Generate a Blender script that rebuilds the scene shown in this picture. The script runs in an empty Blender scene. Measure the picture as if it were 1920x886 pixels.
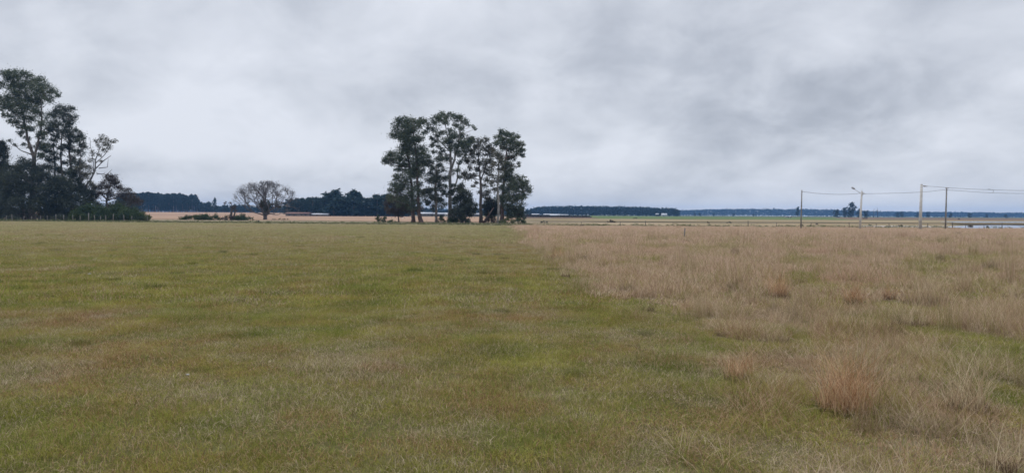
import bpy, math, random
import numpy as np
from mathutils import Vector, Matrix, Euler

R = math.radians
random.seed(7)
rng = np.random.default_rng(11)
scene = bpy.context.scene
COL = scene.collection

# ------------------------------------------------------------------ camera
CAM_H = 1.7
F = 1423.0                                  # focal length in pixels of the 1920 px wide photo
PITCH, ROLL = -1.687, 0.315
cd = bpy.data.cameras.new('camera')
cd.sensor_width = 36.0
cd.lens = 36.0 * F / 1920.0
cd.clip_start = 0.05
cd.clip_end = 20000
cam = bpy.data.objects.new('camera', cd)
COL.objects.link(cam)
CM = Matrix.Rotation(R(90 + PITCH), 3, 'X') @ Matrix.Rotation(R(ROLL), 3, 'Z')
cam.matrix_world = Matrix.Translation((0, 0, CAM_H)) @ CM.to_4x4()
scene.camera = cam

# ------------------------------------------------------------------ world, sun, exposure
SUN_EL, SUN_AZ = 52.0, -35.0                # azimuth from +Y towards +X
world = bpy.data.worlds.new('World')
scene.world = world
world.use_nodes = True
wt = world.node_tree
wt.nodes.clear()


class NG:
    """small helper for node graphs"""
    def __init__(self, tree):
        self.t = tree

    def n(self, typ, ins=None, **props):
        nd = self.t.nodes.new(typ)
        for k, v in props.items():
            setattr(nd, k, v)
        for k, v in (ins or {}).items():
            s = nd.inputs[k]
            if hasattr(v, 'is_output') or isinstance(v, bpy.types.NodeSocket):
                self.t.links.new(v, s)
            else:
                s.default_value = v
        return nd

    def math(self, op, a, b=0.0, c=None, clamp=False):
        ins = {0: a, 1: b}
        if c is not None:
            ins[2] = c
        return self.n('ShaderNodeMath', ins, operation=op, use_clamp=clamp).outputs[0]

    def ramp(self, fac, stops, interp='LINEAR'):
        nd = self.n('ShaderNodeValToRGB', {'Fac': fac})
        cr = nd.color_ramp
        cr.interpolation = interp
        while len(cr.elements) < len(stops):
            cr.elements.new(0.5)
        for e, (p, c) in zip(cr.elements, stops):
            e.position = p
            e.color = (*c, 1) if len(c) == 3 else c
        return nd.outputs[0]

    def mix(self, fac, a, b, blend='MIX'):
        nd = self.n('ShaderNodeMix', None, data_type='RGBA', blend_type=blend)
        for k, v in ((0, fac), (6, a), (7, b)):
            if isinstance(v, bpy.types.NodeSocket):
                self.t.links.new(v, nd.inputs[k])
            else:
                nd.inputs[k].default_value = v if k == 0 else ((*v, 1) if len(v) == 3 else v)
        return nd.outputs[2]

    def link(self, a, b):
        self.t.links.new(a, b)


g = NG(wt)
sky = g.n('ShaderNodeTexSky', sky_type='NISHITA', sun_disc=False)
sky.sun_elevation = R(SUN_EL)
sky.sun_rotation = R(SUN_AZ)
tc = g.n('ShaderNodeTexCoord')
sep = g.n('ShaderNodeSeparateXYZ', {0: tc.outputs['Generated']})
X, Y, Z = sep.outputs
zz = g.math('ADD', g.math('MAXIMUM', Z, 0.0), 0.40)
u = g.math('DIVIDE', X, zz)
v = g.math('DIVIDE', Y, zz)
pv = g.n('ShaderNodeCombineXYZ', {0: g.math('MULTIPLY', u, 1.1), 1: v, 2: 0.0}).outputs[0]
n1 = g.n('ShaderNodeTexNoise', {'Vector': pv, 'Scale': 1.35, 'Detail': 7.0, 'Roughness': 0.5, 'Distortion': 0.25}).outputs[0]
pv2 = g.n('ShaderNodeVectorMath', {0: pv, 1: (3.3, 8.1, 2.0)}, operation='ADD').outputs[0]
n2 = g.n('ShaderNodeTexNoise', {'Vector': pv2, 'Scale': 4.6, 'Detail': 8.0, 'Roughness': 0.54, 'Distortion': 0.25}).outputs[0]


def lobe(px, py, sx, sy):
    """soft cloud thickening in a fixed direction of the sky (the direction seen at px,py)"""
    d = (CM @ Vector((px - 960, 443 - py, -F))).normalized()
    a = g.math('DIVIDE', g.math('SUBTRACT', g.math('DIVIDE', X, g.math('MAXIMUM', Y, 0.05)), d.x / d.y), sx / F)
    b = g.math('DIVIDE', g.math('SUBTRACT', Z, d.z), sy / F)
    r2 = g.math('ADD', g.math('MULTIPLY', a, a), g.math('MULTIPLY', b, b))
    r2 = g.math('ADD', r2, g.math('MULTIPLY', g.math('SUBTRACT', n2, 0.5), 3.0))
    e = g.math('EXPONENT', g.math('MULTIPLY', g.math('MAXIMUM', r2, 0.0), -1.0))
    return g.math('MULTIPLY', e, g.n('ShaderNodeMapRange', {0: Y, 1: 0.1, 2: 0.4}).outputs[0])


fac = g.math('ADD', g.math('MULTIPLY', n1, 0.56), g.math('MULTIPLY', n2, 0.52))
fac = g.math('SUBTRACT', fac, 0.012)
for (px, py, sx, sy, w) in ((1490, 205, 210, 62, -0.12), (1740, 190, 230, 60, -0.08), (1330, 110, 220, 60, -0.07), (1620, 300, 300, 40, -0.03),
                            (1000, 120, 330, 90, -0.03), (900, 190, 200, 26, -0.05), (60, 110, 260, 50, -0.02), (1850, 40, 200, 60, 0.04),
                            (560, 278, 420, 34, 0.09), (150, 235, 260, 28, 0.10), (600, 130, 360, 70, 0.04), (350, 190, 260, 40, 0.03),
                            (420, 318, 330, 14, -0.07), (1100, 270, 160, 40, 0.03), (1380, 385, 130, 14, 0.08), (1480, 300, 160, 20, 0.04)):
    fac = g.math('ADD', fac, g.math('MULTIPLY', lobe(px, py, sx, sy), w))
cloud = g.ramp(fac, [(0.26, (0.375, 0.405, 0.470)), (0.40, (0.480, 0.512, 0.580)), (0.52, (0.600, 0.632, 0.700)), (0.66, (0.71, 0.74, 0.81))])
# overcast sky: brighter towards the zenith, as under an even cloud deck
zen = g.n('ShaderNodeMapRange', {0: Z, 1: 0.30, 2: 0.95, 3: 1.10, 4: 2.55}).outputs[0]
bg1 = g.n('ShaderNodeBackground', {'Color': sky.outputs[0], 'Strength': 0.10})
bg2 = g.n('ShaderNodeBackground', {'Color': cloud, 'Strength': zen})
mx = g.n('ShaderNodeMixShader', {0: 0.95, 1: bg1.outputs[0], 2: bg2.outputs[0]})
wo = g.n('ShaderNodeOutputWorld')
g.link(mx.outputs[0], wo.inputs['Surface'])

sl = bpy.data.lights.new('sun', 'SUN')
sl.energy = 1.1
sl.angle = R(30)
sl.color = (1.0, 0.96, 0.9)
sun = bpy.data.objects.new('sun', sl)
COL.objects.link(sun)
sdir = Vector((math.sin(R(SUN_AZ)) * math.cos(R(SUN_EL)), math.cos(R(SUN_AZ)) * math.cos(R(SUN_EL)), math.sin(R(SUN_EL))))
sun.rotation_euler = sdir.to_track_quat('Z', 'Y').to_euler()
sun.location = (0, 0, 60)

vs = scene.view_settings
vs.view_transform = 'Standard'
vs.look = 'None'
vs.exposure = 0.0
vs.gamma = 1.0
scene.cycles.max_bounces = 6
scene.cycles.diffuse_bounces = 3
scene.cycles.transparent_max_bounces = 8
scene.cycles.volume_bounces = 0
scene.cycles.caustics_reflective = False
scene.cycles.caustics_refractive = False
scene.cycles.use_denoising = True
scene.cycles.use_adaptive_sampling = True
scene.cycles.adaptive_threshold = 0.01
scene.cycles.pixel_filter_type = 'BLACKMAN_HARRIS'
scene.cycles.filter_width = 1.6


# ------------------------------------------------------------------ numeric helpers
def hash2(ix, iy, seed):
    h = (ix.astype(np.int64) * 374761393 + iy.astype(np.int64) * 668265263 + seed * 1442695041) & 0xffffffff
    h = ((h ^ (h >> 13)) * 1274126177) & 0xffffffff
    h = (h ^ (h >> 16)) & 0xffffffff
    return h / 4294967295.0


def vnoise(x, y, seed=0):
    ix, iy = np.floor(x), np.floor(y)
    fx, fy = x - ix, y - iy
    fx = fx * fx * (3 - 2 * fx)
    fy = fy * fy * (3 - 2 * fy)
    a, b = hash2(ix, iy, seed), hash2(ix + 1, iy, seed)
    c, d = hash2(ix, iy + 1, seed), hash2(ix + 1, iy + 1, seed)
    return (a * (1 - fx) + b * fx) * (1 - fy) + (c * (1 - fx) + d * fx) * fy


def fbm(x, y, seed=0, octs=4):
    s, a, tot = 0, 1.0, 0
    for o in range(octs):
        s = s + a * vnoise(x * 2 ** o + 13.7 * o, y * 2 ** o + 7.3 * o, seed + o)
        tot += a
        a *= 0.55
    return s / tot


def sstep(x, a, b):
    t = np.clip((x - a) / (b - a), 0, 1)
    return t * t * (3 - 2 * t)


def terrain(x, y):
    x, y = np.asarray(x, float), np.asarray(y, float)
    z = 1.75 * sstep(y, 190, 700) * sstep(-x, 120, 240)
    return z


def W(px, py, Yd):
    """point of the world at distance Yd seen at pixel px,py of the photo"""
    d = CM @ Vector((px - 960, 443 - py, -F))
    t = Yd / d.y
    return Vector((d.x * t, Yd, CAM_H + d.z * t))


def GP(px, py):
    d = CM @ Vector((px - 960, 443 - py, -F))
    t = -CAM_H / d.z
    return Vector((d.x * t, d.y * t, 0))


def GX(px, Yd):
    """foot on the ground below pixel column px at distance Yd"""
    p = W(px, 410, Yd)
    return Vector((p.x, Yd, float(terrain(p.x, Yd))))


# ------------------------------------------------------------------ mesh helpers
def mk_mesh(name, verts, faces, attrs=None, smooth=False):
    verts = np.asarray(verts, np.float32)
    me = bpy.data.meshes.new(name)
    me.vertices.add(len(verts))
    me.vertices.foreach_set('co', verts.ravel())
    if isinstance(faces, np.ndarray):
        k = faces.shape[1]
        m = len(faces)
        me.loops.add(m * k)
        me.loops.foreach_set('vertex_index', faces.astype(np.int32).ravel())
        me.polygons.add(m)
        me.polygons.foreach_set('loop_start', np.arange(0, m * k, k, dtype=np.int32))
    else:
        ls, tot = [], 0
        flat = []
        for f in faces:
            ls.append(tot)
            tot += len(f)
            flat += list(f)
        me.loops.add(tot)
        me.loops.foreach_set('vertex_index', np.array(flat, np.int32))
        me.polygons.add(len(faces))
        me.polygons.foreach_set('loop_start', np.array(ls, np.int32))
    for an, av in (attrs or {}).items():
        a = me.attributes.new(an, 'FLOAT', 'POINT')
        a.data.foreach_set('value', np.asarray(av, np.float32))
    me.update(calc_edges=True)
    if smooth:
        me.polygons.foreach_set('use_smooth', np.ones(len(me.polygons), bool))
    return me


def link_mesh(name, me, mat, parent=None, loc=None):
    o = bpy.data.objects.new(name, me)
    COL.objects.link(o)
    if mat is not None and len(me.materials) == 0:
        me.materials.append(mat)
    if parent is not None:
        o.parent = parent
    if loc is not None:
        o.location = loc
    return o


class MB:
    """collects tubes, boxes and prisms into one mesh"""
    def __init__(self):
        self.v, self.f = [], []

    def tube(self, pts, rad, n=6, cap=True):
        pts = [Vector(p) for p in pts]
        if not hasattr(rad, '__len__'):
            rad = [rad] * len(pts)
        base = len(self.v)
        prev = None
        for i, p in enumerate(pts):
            d = (pts[min(i + 1, len(pts) - 1)] - pts[max(i - 1, 0)])
            if d.length < 1e-9:
                d = Vector((0, 0, 1))
            d.normalize()
            if prev is None:
                ref = Vector((1, 0, 0)) if abs(d.x) < 0.9 else Vector((0, 1, 0))
                a = d.cross(ref).normalized()
            else:
                a = (prev - d * prev.dot(d))
                a = a.normalized() if a.length > 1e-6 else d.orthogonal().normalized()
            prev = a
            b = d.cross(a)
            for k in range(n):
                t = 2 * math.pi * k / n
                self.v.append(p + (a * math.cos(t) + b * math.sin(t)) * rad[i])
        for i in range(len(pts) - 1):
            for k in range(n):
                q = base + i * n
                self.f.append((q + k, q + (k + 1) % n, q + n + (k + 1) % n, q + n + k))
        if cap:
            self.f.append(tuple(base + k for k in reversed(range(n))))
            q = base + (len(pts) - 1) * n
            self.f.append(tuple(q + k for k in range(n)))
        return self

    def box(self, c, s, rz=0.0, taper=1.0):
        base = len(self.v)
        co, si = math.cos(rz), math.sin(rz)
        for dz in (-0.5, 0.5):
            k = taper if dz > 0 else 1.0
            for dx, dy in ((-0.5, -0.5), (0.5, -0.5), (0.5, 0.5), (-0.5, 0.5)):
                x, y = dx * s[0] * k, dy * s[1] * k
                self.v.append(Vector((c[0] + x * co - y * si, c[1] + x * si + y * co, c[2] + dz * s[2])))
        for f in ((3, 2, 1, 0), (4, 5, 6, 7), (0, 1, 5, 4), (1, 2, 6, 5), (2, 3, 7, 6), (3, 0, 4, 7)):
            self.f.append(tuple(base + i for i in f))
        return self

    def poly(self, pts, faces):
        base = len(self.v)
        self.v += [Vector(p) for p in pts]
        self.f += [tuple(base + i for i in f) for f in faces]
        return self

    def build(self, name, mat, parent=None, loc=None, smooth=False):
        return link_mesh(name, mk_mesh(name, [tuple(p) for p in self.v], self.f, smooth=smooth), mat, parent, loc)


def tag(o, label=None, cat=None, group=None, kind=None):
    for k, val in (('label', label), ('category', cat), ('group', group), ('kind', kind)):
        if val:
            o[k] = val
    return o


def empty(name, loc, label=None, cat=None, group=None):
    o = bpy.data.objects.new(name, None)
    o.empty_display_size = 0.2
    COL.objects.link(o)
    o.location = loc
    return tag(o, label, cat, group)


def copy_tree(o, parent=None):
    c = o.copy()
    COL.objects.link(c)
    c.parent = parent
    for ch in list(o.children):
        if ch.name.startswith(('trunk', 'crown', 'wall', 'roof', 'door', 'window', 'post', 'stems', 'basal')):
            copy_tree(ch, c)
    return c


# ------------------------------------------------------------------ materials
def new_mat(name):
    m = bpy.data.materials.new(name)
    m.use_nodes = True
    m.node_tree.nodes.clear()
    gg = NG(m.node_tree)
    out = gg.n('ShaderNodeOutputMaterial')
    return m, gg, out


def simple(name, c1, c2, scale=3.0, rough=0.85, bump=0.0, detail=4.0, metal=0.0):
    m, gg, out = new_mat(name)
    t = gg.n('ShaderNodeTexCoord').outputs['Object']
    nz = gg.n('ShaderNodeTexNoise', {'Vector': t, 'Scale': scale, 'Detail': detail, 'Roughness': 0.6}).outputs[0]
    c = gg.ramp(nz, [(0.35, c1), (0.65, c2)])
    p = gg.n('ShaderNodeBsdfPrincipled', {'Base Color': c, 'Roughness': rough, 'Metallic': metal})
    if bump:
        b = gg.n('ShaderNodeBump', {'Height': nz, 'Strength': bump, 'Distance': 0.05})
        gg.link(b.outputs[0], p.inputs['Normal'])
    gg.link(p.outputs[0], out.inputs[0])
    return m


def leafmat(name, stops, transl=0.25, vscale=0.25, rough=0.7):
    """stops: colours along a random value per leaf, varied in soft clumps through the crown"""
    m, gg, out = new_mat(name)
    at = gg.n('ShaderNodeAttribute', attribute_name='rnd').outputs['Fac']
    pos = gg.n('ShaderNodeNewGeometry').outputs['Position']
    nz = gg.n('ShaderNodeTexNoise', {'Vector': pos, 'Scale': vscale, 'Detail': 3.0}).outputs[0]
    f = gg.math('ADD', gg.math('MULTIPLY', at, 0.55), gg.math('MULTIPLY', gg.math('SUBTRACT', nz, 0.27), 1.0))
    c = gg.ramp(f, stops)
    d = gg.n('ShaderNodeBsdfDiffuse', {'Color': c, 'Roughness': rough})
    tr = gg.n('ShaderNodeBsdfTranslucent', {'Color': c})
    s = gg.n('ShaderNodeMixShader', {0: transl, 1: d.outputs[0], 2: tr.outputs[0]})
    gl = gg.n('ShaderNodeBsdfGlossy', {'Roughness': 0.45, 'Color': (1, 1, 1, 1)})
    s2 = gg.n('ShaderNodeMixShader', {0: 0.02, 1: s.outputs[0], 2: gl.outputs[0]})
    gg.link(s2.outputs[0], out.inputs[0])
    return m


M = {}
M['euc'] = leafmat('eucalyptus_leaves', [(0.1, (0.035, 0.050, 0.036)), (0.45, (0.078, 0.102, 0.064)), (0.75, (0.140, 0.165, 0.105)), (1.0, (0.22, 0.235, 0.165))])
M['euc_dark'] = leafmat('dark_leaves', [(0.1, (0.026, 0.036, 0.030)), (0.5, (0.058, 0.074, 0.054)), (1.0, (0.125, 0.140, 0.095))])
M['euc_brown'] = leafmat('olive_brown_leaves', [(0.1, (0.045, 0.048, 0.034)), (0.5, (0.100, 0.100, 0.068)), (1.0, (0.20, 0.18, 0.125))])
M['rust'] = leafmat('rusty_leaves', [(0.1, (0.034, 0.029, 0.026)), (0.5, (0.070, 0.056, 0.047)), (1.0, (0.13, 0.10, 0.075))])
M['bush'] = leafmat('bush_leaves', [(0.1, (0.022, 0.042, 0.018)), (0.5, (0.048, 0.080, 0.030)), (1.0, (0.10, 0.135, 0.05))])
M['bush_light'] = leafmat('pale_bush_leaves', [(0.1, (0.06, 0.09, 0.03)), (0.5, (0.12, 0.145, 0.06)), (1.0, (0.24, 0.23, 0.12))])
M['far'] = leafmat('distant_leaves', [(0.1, (0.010, 0.026, 0.026)), (0.5, (0.018, 0.042, 0.036)), (1.0, (0.036, 0.066, 0.050))], vscale=0.05)
M['twig'] = simple('twig_bark', (0.060, 0.056, 0.058), (0.13, 0.12, 0.118), 2.0)
M['bark'] = simple('bark', (0.055, 0.045, 0.040), (0.15, 0.125, 0.105), 1.2, bump=0.4)
M['bark_pale'] = simple('pale_bark', (0.10, 0.092, 0.085), (0.30, 0.285, 0.265), 0.9, bump=0.3)
M['bark_red'] = simple('reddish_bark', (0.060, 0.040, 0.036), (0.13, 0.085, 0.070), 1.4, bump=0.3)
M['concrete'] = simple('concrete', (0.44, 0.42, 0.39), (0.62, 0.60, 0.56), 1.5, bump=0.1)
M['wood_grey'] = simple('weathered_wood', (0.13, 0.12, 0.11), (0.27, 0.25, 0.23), 2.2, bump=0.2)
M['wood_pale'] = simple('pale_weathered_wood', (0.13, 0.12, 0.11), (0.27, 0.25, 0.225), 3.0, bump=0.2)
M['wood_dark'] = simple('dark_wood', (0.035, 0.03, 0.028), (0.10, 0.085, 0.075), 2.5, bump=0.2)
M['cable'] = simple('cable_rubber', (0.14, 0.15, 0.17), (0.20, 0.21, 0.23), 1.0, rough=0.6)
M['steel'] = simple('galvanised_steel', (0.32, 0.33, 0.35), (0.5, 0.51, 0.53), 3.0, rough=0.5, metal=0.4)
M['glass'] = simple('lamp_glass', (0.35, 0.36, 0.37), (0.5, 0.5, 0.5), 3.0, rough=0.25)
M['ceramic'] = simple('insulator_ceramic', (0.25, 0.24, 0.23), (0.35, 0.34, 0.33), 3.0, rough=0.4)
M['roof_pale'] = simple('pale_metal_roof', (0.34, 0.36, 0.40), (0.50, 0.52, 0.56), 0.6, rough=0.5)
M['roof_red'] = simple('brown_roof', (0.14, 0.075, 0.06), (0.22, 0.12, 0.095), 0.8)
M['wall_white'] = simple('whitewashed_wall', (0.50, 0.49, 0.47), (0.66, 0.65, 0.62), 0.8)
M['wall_grey'] = simple('dark_rendered_wall', (0.09, 0.085, 0.08), (0.18, 0.165, 0.15), 0.8)
M['window'] = simple('window_glass', (0.03, 0.035, 0.04), (0.06, 0.065, 0.07), 1.0, rough=0.15)
M['stone'] = simple('stone', (0.28, 0.27, 0.25), (0.45, 0.43, 0.40), 6.0, bump=0.3)


def dryfrac(x, y):
    """share of dead straw among the grass: mown green field left, unmown dry field right"""
    x, y = np.asarray(x, float), np.asarray(y, float)
    edge = 1.60 - 0.0125 * y + (fbm(x * 0.5, y * 0.22, 3, 3) - 0.5) * np.interp(y, [0, 8, 20, 60, 110], [1.8, 1.8, 1.5, 1.2, 2.5])
    wd = np.interp(y, [0, 8, 16, 30], [1.9, 1.4, 0.8, 0.5])
    side = sstep(x - edge, -wd * 0.35, wd)
    # mown field: patches of dead grass
    p1 = fbm(x * 0.6 + 5, y * 0.42, 21, 5)
    p2 = fbm(x * 0.11 + 3, y * 0.05, 31, 3)
    left = 0.39 + 1.0 * (p1 - 0.5) + 0.6 * (p2 - 0.5)
    left = left + 0.06 * sstep(-x, 5, 50) + 0.14 * sstep(y, 15, 60) * sstep(-x, -20, 10)
    left = np.maximum(left, 0.24)
    # unmown field: green gaps
    q1 = fbm(x * 0.8, y * 0.5, 43, 4)
    q2 = fbm(x * 0.20 + 9, y * 0.10 + 4, 51, 3)
    gap = sstep(0.8 * q1 + 0.2 * q2, 0.46, 0.60)
    right = np.interp(y, [6, 14, 40], [0.80, 0.85, 0.93]) - 0.58 * gap * np.interp(y, [0, 12, 30, 60, 100], [0.9, 0.9, 0.9, 0.6, 0.3])
    d = left * (1 - side) + right * side
    return d, side


BLOBS = [  # px, py, radius px across, radius px deep, change of dryness  (patches the photo shows)
    (70, 705, 130, 26, 0.50), (650, 670, 110, 28, 0.35), (1210, 742, 45, 12, 0.45), (130, 600, 70, 16, 0.25),
    (330, 735, 60, 22, 0.28), (560, 770, 120, 24, 0.20), (1380, 820, 130, 40, 0.15), (250, 830, 120, 30, 0.15),
    (800, 508, 45, 5, -0.45), (640, 630, 45, 8, -0.35), (350, 770, 50, 14, -0.35), (930, 680, 110, 14, -0.2),
    (20, 770, 60, 22, -0.3), (980, 810, 120, 30, -0.3), (1440, 690, 36, 26, -0.55),
    (1640, 780, 90, 30, -0.4), (1790, 690, 60, 30, -0.35), (1850, 540, 60, 20, -0.5),
    (1700, 545, 60, 12, -0.4), (1560, 540, 40, 7, -0.5), (1880, 640, 60, 26, -0.35),
    (705, 517, 30, 3, 0.35), (1030, 590, 60, 6, 0.3), (1710, 505, 60, 5, -0.35),
    (1500, 770, 60, 30, -0.3), (790, 770, 60, 12, -0.2)]
BW = []
for (px, py, rx, ry, a) in BLOBS:
    c, c2, cx_ = GP(px, py), GP(px, py + ry), GP(px + rx, py)
    c3 = GP(px, py - ry)
    BW.append((c.x, c.y, (cx_ - c).length, (c3.y - c2.y) / 2, a))


def dryness(x, y):
    d, side = dryfrac(x, y)
    wob = (fbm(x * 1.3, y * 1.0, 77, 3) - 0.5) * 1.6
    for (bx, by, rx, ry, a) in BW:
        r2 = ((x - bx) / rx) ** 2 + ((y - by) / ry) ** 2
        d = d + a * np.exp(-np.maximum(r2 + wob, 0) * 0.9) * (0.95 if a > 0 else (0.8 if bx < 1.2 else 0.36))
    return np.clip(d, 0.02, 0.98), side


# grass blades: dry/green decided per blade, tint per place
def grass_mat(name):
    m, gg, out = new_mat(name)
    rnd = gg.n('ShaderNodeAttribute', attribute_name='rnd').outputs['Fac']
    rn2 = gg.n('ShaderNodeAttribute', attribute_name='rnd2').outputs['Fac']
    dry = gg.n('ShaderNodeAttribute', attribute_name='dry', attribute_type='INSTANCER').outputs['Fac']
    side = gg.n('ShaderNodeAttribute', attribute_name='side', attribute_type='INSTANCER').outputs['Fac']
    pos = gg.n('ShaderNodeNewGeometry').outputs['Position']
    nz = gg.n('ShaderNodeTexNoise', {'Vector': pos, 'Scale': 0.9, 'Detail': 3.0}).outputs[0]
    nz2 = gg.n('ShaderNodeTexNoise', {'Vector': pos, 'Scale': 0.16, 'Detail': 3.0}).outputs[0]
    isdry = gg.math('LESS_THAN', rnd, dry)
    fg = gg.math('ADD', gg.math('MULTIPLY', rn2, 0.6), gg.math('MULTIPLY', gg.math('SUBTRACT', nz, 0.3), 1.0))
    nA = gg.n('ShaderNodeTexNoise', {'Vector': pos, 'Scale': 0.75, 'Detail': 5.0, 'Roughness': 0.6}).outputs[0]
    pB = gg.n('ShaderNodeVectorMath', {0: pos, 1: (17.0, 5.0, 3.0)}, operation='ADD').outputs[0]
    nB = gg.n('ShaderNodeTexNoise', {'Vector': pB, 'Scale': 1.1, 'Detail': 5.0, 'Roughness': 0.6}).outputs[0]
    fA = gg.n('ShaderNodeMapRange', {0: nA, 1: 0.42, 2: 0.60}).outputs[0]
    fB = gg.n('ShaderNodeMapRange', {0: nB, 1: 0.42, 2: 0.58}).outputs[0]
    gr1 = gg.ramp(fg, [(0.0, (0.075, 0.100, 0.022)), (0.4, (0.205, 0.230, 0.052)), (0.75, (0.36, 0.365, 0.095)), (1.0, (0.52, 0.50, 0.17))])
    gr2 = gg.ramp(fg, [(0.0, (0.110, 0.110, 0.026)), (0.4, (0.275, 0.255, 0.054)), (0.75, (0.45, 0.41, 0.110)), (1.0, (0.60, 0.55, 0.20))])
    green = gg.mix(fA, gr1, gr2)
    st1 = gg.ramp(rn2, [(0.0, (0.17, 0.085, 0.040)), (0.4, (0.36, 0.215, 0.105)), (0.8, (0.52, 0.36, 0.20)), (1.0, (0.68, 0.54, 0.36))])
    st2 = gg.ramp(rn2, [(0.0, (0.21, 0.155, 0.110)), (0.4, (0.42, 0.325, 0.210)), (0.8, (0.60, 0.485, 0.33)), (1.0, (0.78, 0.68, 0.50))])
    lstraw = gg.mix(fB, st1, st2)
    rstraw = gg.ramp(rn2, [(0.0, (0.22, 0.140, 0.085)), (0.4, (0.49, 0.350, 0.235)), (0.8, (0.69, 0.53, 0.385)), (1.0, (0.86, 0.73, 0.58))])
    pink = gg.mix(0.75, rstraw, (0.60, 0.36, 0.26), 'MIX')
    pf = gg.n('ShaderNodeMapRange', {0: nz2, 1: 0.56, 2: 0.70}).outputs[0]
    rstraw = gg.mix(gg.math('MULTIPLY', pf, 0.5), rstraw, pink)
    yy = gg.n('ShaderNodeSeparateXYZ', {0: pos}).outputs[1]
    fy = gg.n('ShaderNodeMapRange', {0: yy, 1: 6.0, 2: 26.0, 3: 0.35, 4: 1.0}).outputs[0]
    straw = gg.mix(gg.math('MULTIPLY', side, fy), lstraw, rstraw)
    c = gg.mix(isdry, green, straw)
    pale = gg.n('ShaderNodeMapRange', {0: yy, 1: 16.0, 2: 85.0, 3: 0.0, 4: 0.34}).outputs[0]  # far grass brightened through its blade colour, rising with distance
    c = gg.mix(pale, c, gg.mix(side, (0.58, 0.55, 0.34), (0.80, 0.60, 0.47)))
    dk = gg.n('ShaderNodeAttribute', attribute_name='dark', attribute_type='INSTANCER').outputs['Fac']
    c = gg.mix(dk, c, gg.mix(side, (0.060, 0.085, 0.022), (0.110, 0.080, 0.050)))
    d = gg.n('ShaderNodeBsdfDiffuse', {'Color': c, 'Roughness': 0.8})
    tr = gg.n('ShaderNodeBsdfTranslucent', {'Color': c})
    s = gg.n('ShaderNodeMixShader', {0: 0.28, 1: d.outputs[0], 2: tr.outputs[0]})
    gg.link(s.outputs[0], out.inputs[0])
    return m


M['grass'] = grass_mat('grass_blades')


def ground_mat():
    m, gg, out = new_mat('pasture_ground')
    dry = gg.n('ShaderNodeAttribute', attribute_name='dry').outputs['Fac']
    side = gg.n('ShaderNodeAttribute', attribute_name='side').outputs['Fac']
    beyond = gg.n('ShaderNodeAttribute', attribute_name='beyond').outputs['Fac']
    pos = gg.n('ShaderNodeNewGeometry').outputs['Position']
    nf = gg.n('ShaderNodeTexNoise', {'Vector': pos, 'Scale': 14.0, 'Detail': 6.0, 'Roughness': 0.7}).outputs[0]
    nm = gg.n('ShaderNodeTexNoise', {'Vector': pos, 'Scale': 1.1, 'Detail': 6.0, 'Roughness': 0.65}).outputs[0]
    d2 = gg.math('ADD', dry, gg.math('MULTIPLY', gg.math('SUBTRACT', nf, 0.5), 0.8), clamp=True)
    green = gg.ramp(nm, [(0.3, (0.07, 0.078, 0.022)), (0.7, (0.15, 0.15, 0.05))])
    strL = gg.ramp(nm, [(0.3, (0.13, 0.10, 0.055)), (0.7, (0.25, 0.20, 0.115))])
    strR = gg.ramp(nm, [(0.3, (0.15, 0.11, 0.070)), (0.7, (0.32, 0.25, 0.17))])
    straw = gg.mix(side, strL, strR)
    near = gg.mix(d2, green, straw)
    sx = gg.n('ShaderNodeMapping', {'Vector': pos, 'Scale': (0.02, 0.11, 1.0)}).outputs[0]
    nb = gg.n('ShaderNodeTexNoise', {'Vector': sx, 'Scale': 1.0, 'Detail': 6.0, 'Roughness': 0.6}).outputs[0]
    far = gg.ramp(nb, [(0.30, (0.13, 0.125, 0.070)), (0.46, (0.30, 0.245, 0.16)), (0.60, (0.36, 0.29, 0.20)), (0.72, (0.24, 0.22, 0.12))])
    c = gg.mix(beyond, near, far)
    b = gg.n('ShaderNodeBump', {'Height': nf, 'Strength': 0.6, 'Distance': 0.04})
    p = gg.n('ShaderNodeBsdfDiffuse', {'Color': c, 'Roughness': 0.9, 'Normal': b.outputs[0]})
    gg.link(p.outputs[0], out.inputs[0])
    return m


M['ground'] = ground_mat()


def band_mat(name, stops, sc=(0.02, 0.12, 1.0), detail=6.0):
    m, gg, out = new_mat(name)
    pos = gg.n('ShaderNodeNewGeometry').outputs['Position']
    sx = gg.n('ShaderNodeMapping', {'Vector': pos, 'Scale': sc}).outputs[0]
    nb = gg.n('ShaderNodeTexNoise', {'Vector': sx, 'Scale': 1.0, 'Detail': detail, 'Roughness': 0.62}).outputs[0]
    c = gg.ramp(nb, stops)
    s2 = gg.n('ShaderNodeMapping', {'Vector': pos, 'Scale': (sc[0] * 6, sc[1] * 4, 1.0)}).outputs[0]
    n2_ = gg.n('ShaderNodeTexNoise', {'Vector': s2, 'Scale': 1.0, 'Detail': 7.0, 'Roughness': 0.7}).outputs[0]
    dirt = gg.n('ShaderNodeMapRange', {0: n2_, 1: 0.50, 2: 0.66, 3: 0.0, 4: 0.55}).outputs[0]
    c = gg.mix(dirt, c, stops[0][1] if stops[0][1][1] < 0.14 else tuple(q_ * 0.62 for q_ in stops[0][1]))
    p = gg.n('ShaderNodeBsdfDiffuse', {'Color': c, 'Roughness': 0.9})
    gg.link(p.outputs[0], out.inputs[0])
    return m


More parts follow.
